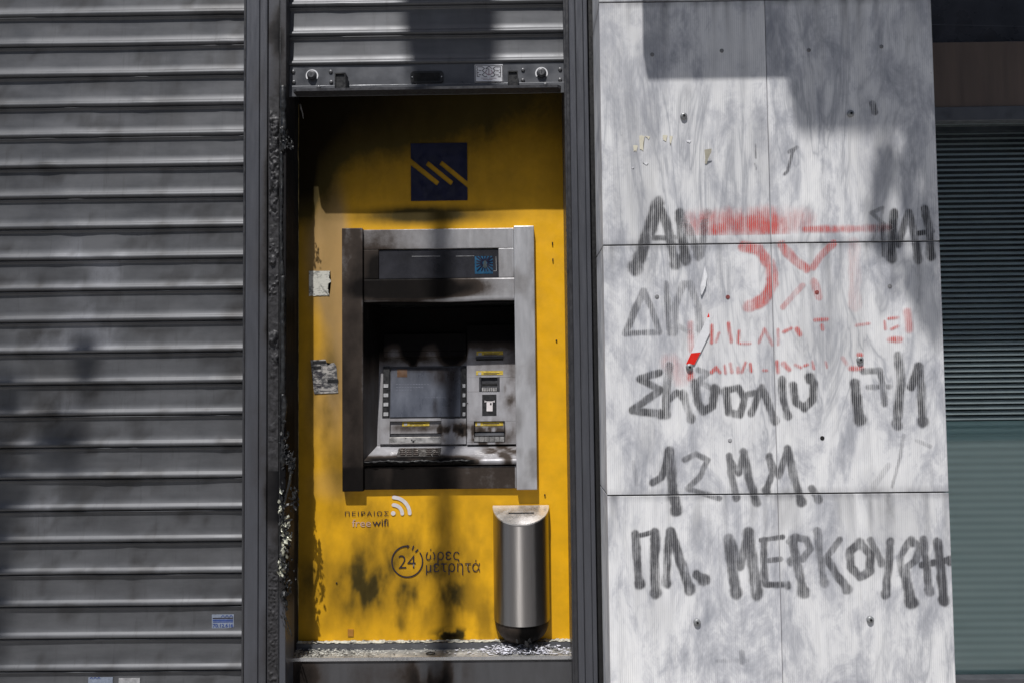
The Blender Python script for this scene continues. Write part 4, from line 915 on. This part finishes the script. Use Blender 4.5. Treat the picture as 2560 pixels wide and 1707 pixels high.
# ------------------------------------------------------------------ marble pillar
YM = -.19
mb = thing('marble_pillar', (.70, .0, 0), 'white grey ridged marble pillar covered in black and red Greek graffiti', 'pillar')
mx0, mxj, mx1 = .2340, .7008, 1.1655
zj = [2.303, 1.6146, .9265, .2385]
G = .0018
def m_soot(co):
    X, Z = co[:,0], co[:,2]; n = fbm(X*40, Z*3, 4, 111); s = 0; dn = fbm(X*55, Z*1.2, 4, 117)
    for zz in zj[:3]: below = zz-Z; s = s+.9*np.exp(-((Z-zz)/.008)**2)*n+.75*sm(.52, .70, dn)*(below > 0)*np.exp(-np.abs(below)/.13)
    s = s+.6*sm(.55, .72, n)*np.exp(-((Z-.86)/.07)**2)*sm(.44, .5, X)*(1-sm(.75, .85, X)); return np.clip(s+.25*sm(.62, .75, fbm(X*6, Z*2, 4, 113)), 0, 1)
def slab(x0, x1, z0, z1, dy, label=None):
    return box('marble_slab', x0, x1, YM+dy, YM+.03+dy, z0, z1, M['marble'], mb, r=.0012, cx=.012, cz=.02, soot=m_soot, label=label)
rows = [(2.303+G, 3.0), (zj[1]+G, zj[0]-G), (zj[2]+G, zj[1]-G), (zj[3]+G, zj[2]-G), (0.0, zj[3]-G)]
k_ = 0
for (a, b) in rows:
    slab(mx0+.0015, mxj-.0008, a, b, .0003*(k_ % 3)); slab(mxj+.0008, mx1, a, b, .0005*((k_+1) % 2)); k_ += 1
    box('side_slab', mx0+.0028, mx0+.030, YM+.0315, .02, a+.0004, b-.0004, M['marble'], mb, r=.0012, cz=.04, soot=m_soot)
    box('side_slab', mx1-.032, mx1-.0015, YM+.0315, .08, a+.0004, b-.0004, M['marble'], mb, r=.0012, cz=.04, soot=m_soot)
box('core', mx0+.034, mx1-.034, YM+.034, .30, 0, 3.0, M['hole'], mb, r=0)
def c4p(x, y): return 1440+x/2.1, y/2.1
def c5p(x, y): return 1440+x/2.1, 480+y/2.1
def c6p(x, y): return 1440+x/2.1, 1067+y/2.1
boltm = simple('zinc_bolt_head', (.26, .265, .27), .4, .35, .2, 120)
for p in (c4p(565, 612), c4p(1440, 600), c5p(1490, 880), c5p(595, 918), c6p(635, 1022), c6p(1543, 1008)):
    X, Z = P(*p, YM); bm = bmesh.new(); disc(bm, X, YM-.008, YM+.002, Z, .0098, 20, .007); b_ = from_bm('bolt', bm, boltm, mb, True)
    bm = bmesh.new(); disc(bm, X, YM-.0086, YM-.0075, Z, .0036, 6); from_bm('hex_socket', bm, M['hole'], b_)
plugm = simple('grey_wall_plug', (.20, .20, .205), .7, .2, .4, 80); plugr = simple('red_stained_plug', (.20, .05, .045), .7, 0, .5, 80)
for p, mm in ((c4p(400, 288), plugm), (c4p(765, 268), plugm), (c4p(1222, 265), plugm), (c4p(1603, 246), plugm), (c5p(425, 550), plugm), (c5p(797, 552), plugr), (c5p(1265, 527), plugr), (c5p(1648, 495), plugm), (c6p(808, 68), M['keys']), (c6p(1293, 57), M['hole'])):
    X, Z = P(*p, YM); bm = bmesh.new(); disc(bm, X, YM-.0012, YM+.002, Z, .0058, 14, .001); from_bm('wall_plug', bm, mm, mb)
# ---- graffiti: the paint that is left, as thin layers on the slabs
def ink(name, strokes, conv, mat, label, cell=.0026, lift=.0006, seed=0, fade=None, blur=.34, grow=1.12):
    """strokes: (points, width in crop pixels, darkness)"""
    segs = []; kk = scale_at(YM)/2.1
    for pts, wd, dk in strokes:
        q = [P(*conv(*p), YM) for p in pts]
        if len(q) == 1: q = q*2
        for A, B in zip(q[:-1], q[1:]): segs.append((A, B, wd*kk/2*grow, min(1, dk*1.08)))
        if mat in (M['spray_black'], M['spray_smooth']) and wd > 30: B = q[-1]; segs.append((B, (B[0]+.001, B[1]-.004), wd*kk/2*grow*1.25, min(1, dk*1.1)))
    mrg = max(s[2] for s in segs)*1.9+.006
    x0 = min(min(s[0][0], s[1][0]) for s in segs)-mrg; x1 = max(max(s[0][0], s[1][0]) for s in segs)+mrg
    z0 = min(min(s[0][1], s[1][1]) for s in segs)-mrg; z1 = max(max(s[0][1], s[1][1]) for s in segs)+mrg
    x1 = min(x1, mx1-.001); x0 = max(x0, mx0+.002)
    def field(X, Z):
        sh = X.shape; X = X.ravel(); Z = Z.ravel(); wob = (fbm(X*45, Z*45, 3, seed)-.5); tot = np.zeros_like(X)
        for A, B, r, dk in segs:
            dx, dz = B[0]-A[0], B[1]-A[1]; L2 = dx*dx+dz*dz+1e-12; t = np.clip(((X-A[0])*dx+(Z-A[1])*dz)/L2, 0, 1)
            d = np.hypot(X-A[0]-t*dx, Z-A[1]-t*dz)+wob*r*.5
            v = dk*(1-sm(r*(1-blur), r*(1+blur*.6), d))+.10*dk*np.exp(-(d/(r*1.25))**2); tot = np.maximum(tot, v)
        if fade is not None: tot = tot*fade(X, Z)
        gap = np.minimum.reduce([np.abs(Z-z) for z in zj]); tot = np.where((gap < G*.9) | (np.abs(X-mxj) < .0009), 0, tot)
        return tot.reshape(sh)
    o = grid(name, x0, x1, z0, z1, YM-lift, cell, mat, mb, keep=lambda X, Z: field(X, Z) > .03, ink=lambda co: np.clip(field(co[:,0].astype(float), co[:,2].astype(float)), 0, 1), label=label)
    return o
W = 46
ink('graffiti', [([(432,60),(385,200),(312,395)],62,.85), ([(430,60),(480,180),(520,375)],44,.75), ([(398,243),(518,240)],26,.75), ([(545,112),(560,230),(572,345)],48,.85), ([(552,120),(600,220),(640,330)],40,.5), ([(660,330),(672,180),(690,105)],34,.38)], c5p, M['spray_black'], 'black capitals beginning a word at upper left', seed=1)
ink('graffiti', [([(1610,85),(1550,110),(1605,160)],22,.4), ([(1555,260),(1600,150),(1608,100)],16,.3), ([(1668,110),(1660,220),(1655,340)],44,.85), ([(1690,275),(1745,110),(1770,200),(1795,345)],38,.7), ([(1830,90),(1855,200),(1862,330)],38,.85), ([(1775,222),(1870,208)],26,.8), ([(1610,170),(1620,330)],30,.6)], c5p, M['spray_black'], 'black letters at the right end of the top line', seed=2)
ink('graffiti', [([(355,520),(300,640),(258,742)],34,.7), ([(258,742),(438,735)],26,.75), ([(438,735),(400,620),(355,520)],30,.62), ([(475,478),(480,600),(492,742)],28,.6), ([(515,740),(520,600),(560,485),(600,480),(640,600),(650,720)],36,.40), ([(600,735),(530,700)],24,.3)], c5p, M['spray_grey'], 'faded black letters beside the barrier tape', seed=3)
ink('graffiti', [([(438,945),(335,978),(440,1035),(295,1145),(445,1160)],36,.85), ([(490,910),(478,1010),(470,1160)],38,.7), ([(470,1100),(530,1050),(560,1060)],34,.75), ([(560,1050),(600,1180)],36,.62), ([(625,1000),(640,1100),(670,1150),(715,1120),(730,1030)],40,.8), ([(790,1040),(800,1155),(860,1165),(885,1080),(850,1025),(785,1040)],34,.88), ([(900,1060),(960,1050),(1000,1075)],30,.7), ([(920,1160),(975,1020),(1040,1190)],36,.8), ([(1080,980),(1085,1080),(1110,1165)],36,.8), ([(1140,1010),(1155,1100),(1200,1130),(1245,1080),(1250,1000),(1225,970)],40,.88), ([(640,930),(690,950),(640,990),(695,1020)],28,.4)], c5p, M['spray_black'], 'black word starting with a sigma, below the barrier tape', seed=4)
ink('graffiti', [([(1462,1000),(1475,1100),(1492,1185)],50,.88), ([(1505,940),(1595,935),(1610,1010),(1620,1110)],30,.6), ([(1530,1022),(1650,1020)],24,.5), ([(1690,860),(1705,980),(1685,1215)],44,.75), ([(1760,1020),(1800,915),(1812,1050),(1818,1195)],42,.88)], c5p, M['spray_black'], 'black date 17/1', seed=5)
ink('graffiti', [([(402,290),(450,262),(490,125)],34,.88), ([(490,125),(500,260),(525,430)],48,.9), ([(570,168),(630,140),(690,170),(650,260),(585,320)],30,.6), ([(585,320),(660,345),(752,372)],28,.6), ([(805,150),(815,250),(840,360)],32,.7), ([(805,170),(855,240),(880,130)],32,.75), ([(882,130),(905,260),(945,388)],38,.78), ([(1015,150),(1030,240),(1000,330)],32,.72), ([(1010,155),(1065,255),(1110,112)],32,.78), ([(1112,112),(1140,250),(1182,385)],38,.78), ([(1235,320),(1272,372)],34,.7)], c6p, M['spray_smooth'], 'black line reading 12 M M', seed=6)
ink('graffiti', [([(312,560),(320,680),(332,815)],40,.88), ([(312,572),(425,545)],24,.85), ([(416,550),(412,700),(420,862)],44,.9), ([(492,545),(480,680),(472,810)],38,.85), ([(495,545),(545,690),(592,845)],44,.9), ([(635,770),(668,795)],44,.95)], c6p, M['spray_smooth'], 'black letters ΠΛ with a full stop', seed=7)
ink('graffiti', [([(800,585),(815,720),(838,860)],50,.72), ([(815,600),(860,730),(900,570)],44,.65), ([(905,550),(925,700),(948,862)],54,.75), ([(972,592),(1085,575)],24,.75), ([(988,592),(985,710),(995,825),(1110,825)],32,.78), ([(995,700),(1075,692)],24,.7), ([(1135,590),(1160,720),(1192,860)],44,.7), ([(1120,600),(1150,575),(1210,590),(1228,640),(1190,690),(1130,700)],34,.6), ([(1268,540),(1280,680),(1302,812)],36,.55), ([(1385,590),(1310,690)],32,.6), ([(1320,690),(1365,770),(1420,845)],40,.75), ([(1490,608),(1438,650),(1440,730),(1490,785),(1540,755),(1548,670),(1490,608)],40,.85), ([(1545,592),(1605,705)],34,.6), ([(1650,600),(1640,720),(1625,870)],38,.8), ([(1745,602),(1702,680),(1710,748),(1785,700),(1805,625),(1760,595)],34,.75), ([(1720,745),(1740,830),(1760,912)],50,.85), ([(1825,590),(1840,720),(1852,855)],38,.78), ([(1898,600),(1915,750),(1930,900)],44,.85), ([(1815,722),(1960,695)],34,.88)], c6p, M['spray_smooth'], 'black word ΜΕΡΚΟΥΡΗ', seed=8)
redfade = lambda X, Z: .35+1.0*fbm(X*22, Z*9, 4, 121)
zr0 = P(*c5p(900, 228), YM)[1]
ink('graffiti', [([(640,170),(760,165),(860,165),(1000,160),(1050,165)],130,.75), ([(700,180),(760,190)],90,.95), ([(960,180),(1040,185)],90,.95), ([(1060,140),(1200,150)],110,.3), ([(1200,195),(1420,195),(1640,190)],34,.6), ([(850,190),(890,195)],60,.7)], c5p, M['spray_red'], 'smeared red band with a straight lower edge', seed=9, fade=lambda X, Z: redfade(X, Z)*sm(zr0-.001, zr0+.002, Z), blur=.7)
ink('graffiti', [([(880,288),(960,305),(1020,390),(1035,480),(990,565),(905,605)],56,.8), ([(1078,278),(1140,350),(1208,405)],44,.75), ([(1352,270),(1290,330),(1245,395)],34,.55), ([(1085,605),(1130,555),(1190,490)],28,.45), ([(1460,270),(1465,600)],60,.18), ([(1250,470),(1275,550)],40,.5)], c5p, M['spray_red'], 'two faded red letters, a round one and a forked one', seed=10, fade=redfade)
ink('graffiti', [([(712,700),(712,790)],16,.9), ([(750,740),(735,785)],14,.5), ([(800,690),(815,785)],16,.8), ([(855,730),(850,790)],14,.7), ([(860,795),(915,795)],12,.7), ([(960,790),(990,720)],14,.5), ([(990,720),(1030,800)],16,.6), ([(1060,720),(1062,800)],12,.5), ([(1090,735),(1130,715)],16,.8), ([(1160,720),(1175,745)],22,.8), ([(1255,672),(1320,668)],16,.8), ([(1290,700),(1295,720)],16,.7), ([(1470,700),(1540,690)],14,.5), ([(1620,680),(1625,720)],14,.6), ([(1640,665),(1690,660)],14,.8), ([(1655,720),(1690,705)],14,.7), ([(1645,775),(1700,775)],26,.8), ([(1740,630),(1752,720)],36,.45), ([(600,690),(605,830)],26,.4)], c5p, M['spray_pink'], 'row of broken red letters to the right of the tape', seed=11, blur=.6, grow=1.25)
ink('graffiti', [([(710,945),(735,920)],16,.9), ([(735,920),(755,945)],14,.8), ([(780,910),(785,950)],12,.7), ([(810,900),(818,945)],14,.6), ([(850,920),(850,945)],14,.8), ([(870,945),(890,895)],14,.7), ([(915,900),(920,940)],14,.8), ([(985,935),(1000,935)],14,.7), ([(1055,890),(1060,945)],16,.8), ([(1090,900),(1120,930)],22,.8), ([(1150,905),(1180,920)],14,.7), ([(1200,910),(1215,905)],14,.7), ([(1240,890),(1248,925)],12,.6), ([(1310,890),(1318,920)],10,.5), ([(1400,870),(1420,900)],18,.3), ([(1480,852),(1496,855)],18,.95), ([(1440,925),(1500,925)],22,.7), ([(600,950),(600,975)],30,.85), ([(500,900),(560,960)],90,.22)], c5p, M['spray_pink'], 'lowest row of small broken red letters', seed=12, blur=.6, grow=1.25)
ink('graffiti', [([(1140,790),(1110,900),(1095,915)],16,.8), ([(1160,775),(1120,800)],20,.55), ([(1555,545),(1570,590)],34,.85), ([(942,760),(944,830)],10,.7), ([(940,860),(944,890)],10,.5)], c4p, M['spray_grey'], 'small black scuffs near the top', seed=13)
ink('graffiti', [([(1720,40),(1700,160),(1660,310)],18,.35), ([(1790,70),(1860,100)],20,.3), ([(1560,310),(1640,200)],30,.2), ([(870,1180),(870,1230)],26,.3), ([(740,1225),(900,1225)],20,.18), ([(300,180),(320,300)],20,.2)], c6p, M['spray_grey'], 'faint grey smears', seed=14)
# paper scraps
pts = [P(*c4p(x, y), YM) for x, y in ((668,795), (705,790), (705,808), (692,835), (685,862), (676,862), (676,835))]
poly_plate('paper_scrap', pts, YM-.001, .0006, M['cream'], mb, 'small curled cream paper scrap', curl=lambda x, z: max(0, (z-P(1760, 411, YM)[1])*.35))
for (x0, y0, x1, y1, sd) in ((332,715,360,795,1), (362,715,388,735,2), (300,765,325,800,3), (455,712,480,745,4), (490,715,508,768,5), (350,855,380,868,6), (290,880,305,890,7), (580,738,605,752,8)):
    r = random.Random(sd); pts = [P(*c4p(x, y), YM) for x, y in ((x0,y0), ((x0+x1)/2,y0+r.uniform(-3,3)), (x1,y0+r.uniform(0,4)), (x1-r.uniform(2,8),(y0+y1)/2), (x1-r.uniform(6,12),y1), (x0+(x1-x0)*.4,y1-r.uniform(4,14)), (x0+3,y1-r.uniform(0,20)))]
    poly_plate('paper_scrap', pts, YM-.0004, .0005, M['cream'] if sd < 6 else M['white'], mb)

# red and white barrier tape caught on a bolt
bt2 = thing('barrier_tape', (P(1723, 917, YM)[0], YM-.004, P(1723, 917, YM)[1]), 'torn strip of red and white barrier tape caught on a bolt in the marble', 'tape')
def q7(x, y): return 1680+x/4.9, 640+y/4.9
def tape(name, pts, mat, Y0, Y1, z0=None):
    q = [P(*q7(*p), YM-.004) for p in pts]; zs = [b for _, b in q]; lo, hi = P(*q7(200, 1400), YM)[1], P(*q7(440, 700), YM)[1]
    return poly_plate(name, q, YM-.0012, .0005, mat, bt2, curl=lambda x, z: .0008+.0015*math.sin(max(0, min(1, (z-lo)/(hi-lo)))*2.6))
tape('red_band', ((172,1325), (235,1188), (352,1176), (275,1328), (200,1318)), M['tape_red'], 0, 0)
tape('white_band', ((236,1187), (430,757), (460,752), (462,945), (353,1175)), M['tape_white'], 0, 0)
tape('red_band', ((430,756), (452,697), (460,751)), M['tape_red'], 0, 0)
pts = [P(*q7(x, y), YM-.003) for x, y in ((405,115), (415,170), (430,250), (418,320), (410,370), (362,485), (350,460), (345,370), (370,270), (378,230), (398,170))]
o = poly_plate('tape_scrap', pts, YM-.002, .0005, M['tape_white'], None, curl=lambda x, z: .002+.002*math.sin(z*60)); tag(o, 'scrap of white tape stuck to the marble above the barrier tape', 'tape')

# ------------------------------------------------------------------ window right of the pillar
YW = -.06
wn = thing('shop_window', (1.55, YW, 0), 'dark shop window with horizontal blinds right of the marble pillar', 'window')
wx0, wx1 = mx1-.002, 2.6
box('upper_frame', wx0, wx1, YW, YW+.06, PZ(302, YW, 2440), PZ(267, YW, 2440), M['winframe'], wn)
box('cladding_panel', wx0, wx1, YW+.006, YW+.06, PZ(266.6, YW, 2440), PZ(103, YW, 2440), M['brown'], wn)
up_ = box('upper_pane', wx0, wx1, YW+.03, YW+.036, PZ(102.5, YW, 2440), 2.9, M['glass_dark'], wn, r=0)
merge(strokes_mesh('pane_joint', [[(2325, 62), (2700, 70)]], 1.3, YW+.0296, M['winframe'], up_))
zwb = PZ(1694, YW, 2470)
box('pane', wx0, wx1, YW+.03, YW+.034, zwb, PZ(302.3, YW, 2440), M['pane'], wn, r=0)
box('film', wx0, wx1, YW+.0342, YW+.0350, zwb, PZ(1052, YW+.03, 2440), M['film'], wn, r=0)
box('lower_frame', wx0, wx1, YW-.005, YW+.06, zwb-.06, zwb-.0005, M['winframe'], wn)
box('head_box', wx0, wx1, YW+.07, YW+.12, PZ(330, YW+.07, 2440), PZ(302, YW, 2440)+.01, M['dark_metal'], wn)
bm = bmesh.new(); pb = .0160; zb0 = PZ(333, YW+.08, 2440); ang = math.radians(34.5); wd = .0186; nb = int((zb0-zwb)/pb)
for k in range(nb):
    z = zb0-k*pb; y = YW+.085; a = [(-wd/2, .0), (0, .0012), (wd/2, 0)]; rows_ = []
    for s_, bow in a:
        yy = y+s_*math.cos(ang)-bow*math.sin(ang); zz = z+s_*math.sin(ang)+bow*math.cos(ang); rows_.append((bm.verts.new((wx0, yy, zz)), bm.verts.new((wx1, yy, zz))))
    for (p0, p1), (q0, q1) in zip(rows_[:-1], rows_[1:]): bm.faces.new((p0, p1, q1, q0))
from_bm('blind', bm, M['blind'], wn, True)
box('room', wx0, wx1, YW+.30, YW+.31, 0, 2.9, M['room'], wn, r=0)
box('base_wall', wx0, wx1, YW, YW+.2, 0, zwb-.061, M['winframe'], wn, r=0)
sidej = box('reveal', wx0-.05, wx0-.001, YM+.25+.02, .3, 0, 2.9, M['hole'], wn, r=0)

# ------------------------------------------------------------------ what throws the shadows: things in the street and on the facade, outside the picture
def back(px, py, Y, d): X, Z = P(px, py, Y); return X-.27*d, Y-d, Z+1.97*d
# shop sign on brackets above the pillar
x0, y0, z0 = back(1613, 168, YM, .42); 
sg = thing('shop_sign', (x0, y0, z0), 'plain grey sign board on wall brackets high above the marble pillar', 'sign')
box('board', x0, x0+1.9, y0-.02, y0+.02, z0, z0+.65, M['bar'], sg)
for xx in (x0+.2, x0+1.5): box('bracket', xx, xx+.03, y0+.021, .03, z0+.5, z0+.53, M['bar'], sg)
x0, y0, z0 = back(1992, 345, YM, 1.5)
bl = thing('balcony', (x0, y0, z0), 'concrete balcony with solid parapet high above the marble pillar', 'balcony')
box('parapet', x0, x0+2.6, y0, y0+.10, z0, z0+1.3, M['concrete'], bl, r=.01); box('floor_slab', x0, x0+2.6, y0+.101, .02, z0+.02, z0+.2, M['concrete'], bl, r=.01)
# trailing plant on the balcony
def leaves(name, pts, size, mat, parent, seed):
    r = random.Random(seed); V = []; Fc = []
    for p in pts:
        s = size*r.uniform(.6, 1.3); a = Vector((r.gauss(0,1), r.gauss(0,1), r.gauss(0,1))).normalized(); b = a.orthogonal().normalized(); n0 = len(V); c = Vector(p)
        for u, v in ((-1,0), (0,.5), (1,0), (0,-.5)): V.append(c+a*u*s+b*v*s)
        Fc.append((n0, n0+1, n0+2, n0+3))
    return from_pts(name, V, Fc, mat, parent)
pl_ = thing('trailing_plant', (x0+.6, y0-.05, z0), 'leafy green plant trailing over the balcony parapet', 'plant'); r = random.Random(3); pts = []
for (sx, sy, rx, ry, n_) in ((2310, 380, 40, 40, 130), (2215, 440, 16, 60, 90), (2270, 470, 14, 60, 70), (2330, 560, 30, 70, 120), (2300, 690, 30, 50, 90), (2190, 560, 12, 50, 45), (2235, 600, 14, 40, 40), (2330, 800, 26, 40, 50)):
    for k in range(n_):
        q = back(r.gauss(sx, rx*.7), r.gauss(sy, ry*.6), YM, 1.55+r.uniform(-.1, .2)); pts.append(q)
leaves('foliage', pts, .022, M['leaf'], pl_, 5)
box('planter', x0+.3, x0+1.9, y0-.22, y0-.005, z0+.25, z0+.5, M['concrete'], pl_, r=.01)
# lamp post with a box, shadow down the middle of the cash machine
dl = 3.0; xa, ya, _ = back(1100, 600, .153, dl); xb2, _, _ = back(1126, 1400, .165, dl+.012)
lm = thing('lamp_post', (xb2, ya, 0), 'slim grey street lamp post on the kerb behind the viewer', 'lamp post')
zt2 = back(1100, 600, .153, dl)[2]; tube('post', [(xb2-.004, ya, 0), (xb2, ya, zt2*.5), (xa, ya, zt2), (xa, ya, 8.5)], [.040, .038, .036, .034], M['bar'], lm, 16)
xs1, _, zs_ = back(1026, 205, YS, dl-.1); xs2, _, _ = back(1238, 205, YS, dl-.1)
box('control_box', xs1, xs2, ya-.06, ya+.10, zs_, zs_+1.3, M['bar'], lm, r=.01)
tube('lamp_arm', [(xa, ya, 8.4), (xa-.6, ya, 8.8), (xa-1.4, ya, 8.9)], .03, M['bar'], lm, 10); box('lamp_head', xa-2.0, xa-1.35, ya-.12, ya+.12, 8.86, 8.96, M['bar'], lm, r=.02)
# street tree whose leaves mottle the left shutter
tx, ty = -3.1, -3.0
tr = thing('street_tree', (tx, ty, 0), 'young street tree standing at the kerb left of the viewer', 'tree'); r = random.Random(9)
tube('trunk', [(tx, ty, 0), (tx+.03, ty, 1.6), (tx-.04, ty+.02, 3.4), (tx+.05, ty, 5.6)], [.08, .07, .055, .02], M['bark'], tr, 10); pts = []
for (sx, sy, rx, ry, n_) in ((-10, 1250, 30, 160, 130), (20, 1000, 30, 50, 60), (210, 900, 22, 50, 50), (150, 1100, 40, 45, 70), (-10, 1500, 26, 160, 90), (-190, 1000, 60, 300, 300), (-250, 450, 100, 300, 300)):
    for k in range(n_): pts.append(back(r.gauss(sx, rx*.7), r.gauss(sy, ry*.6), YS, 3.0+r.uniform(-.4, .4)))
leaves('crown', pts, .03, M['leaf'], tr, 6)
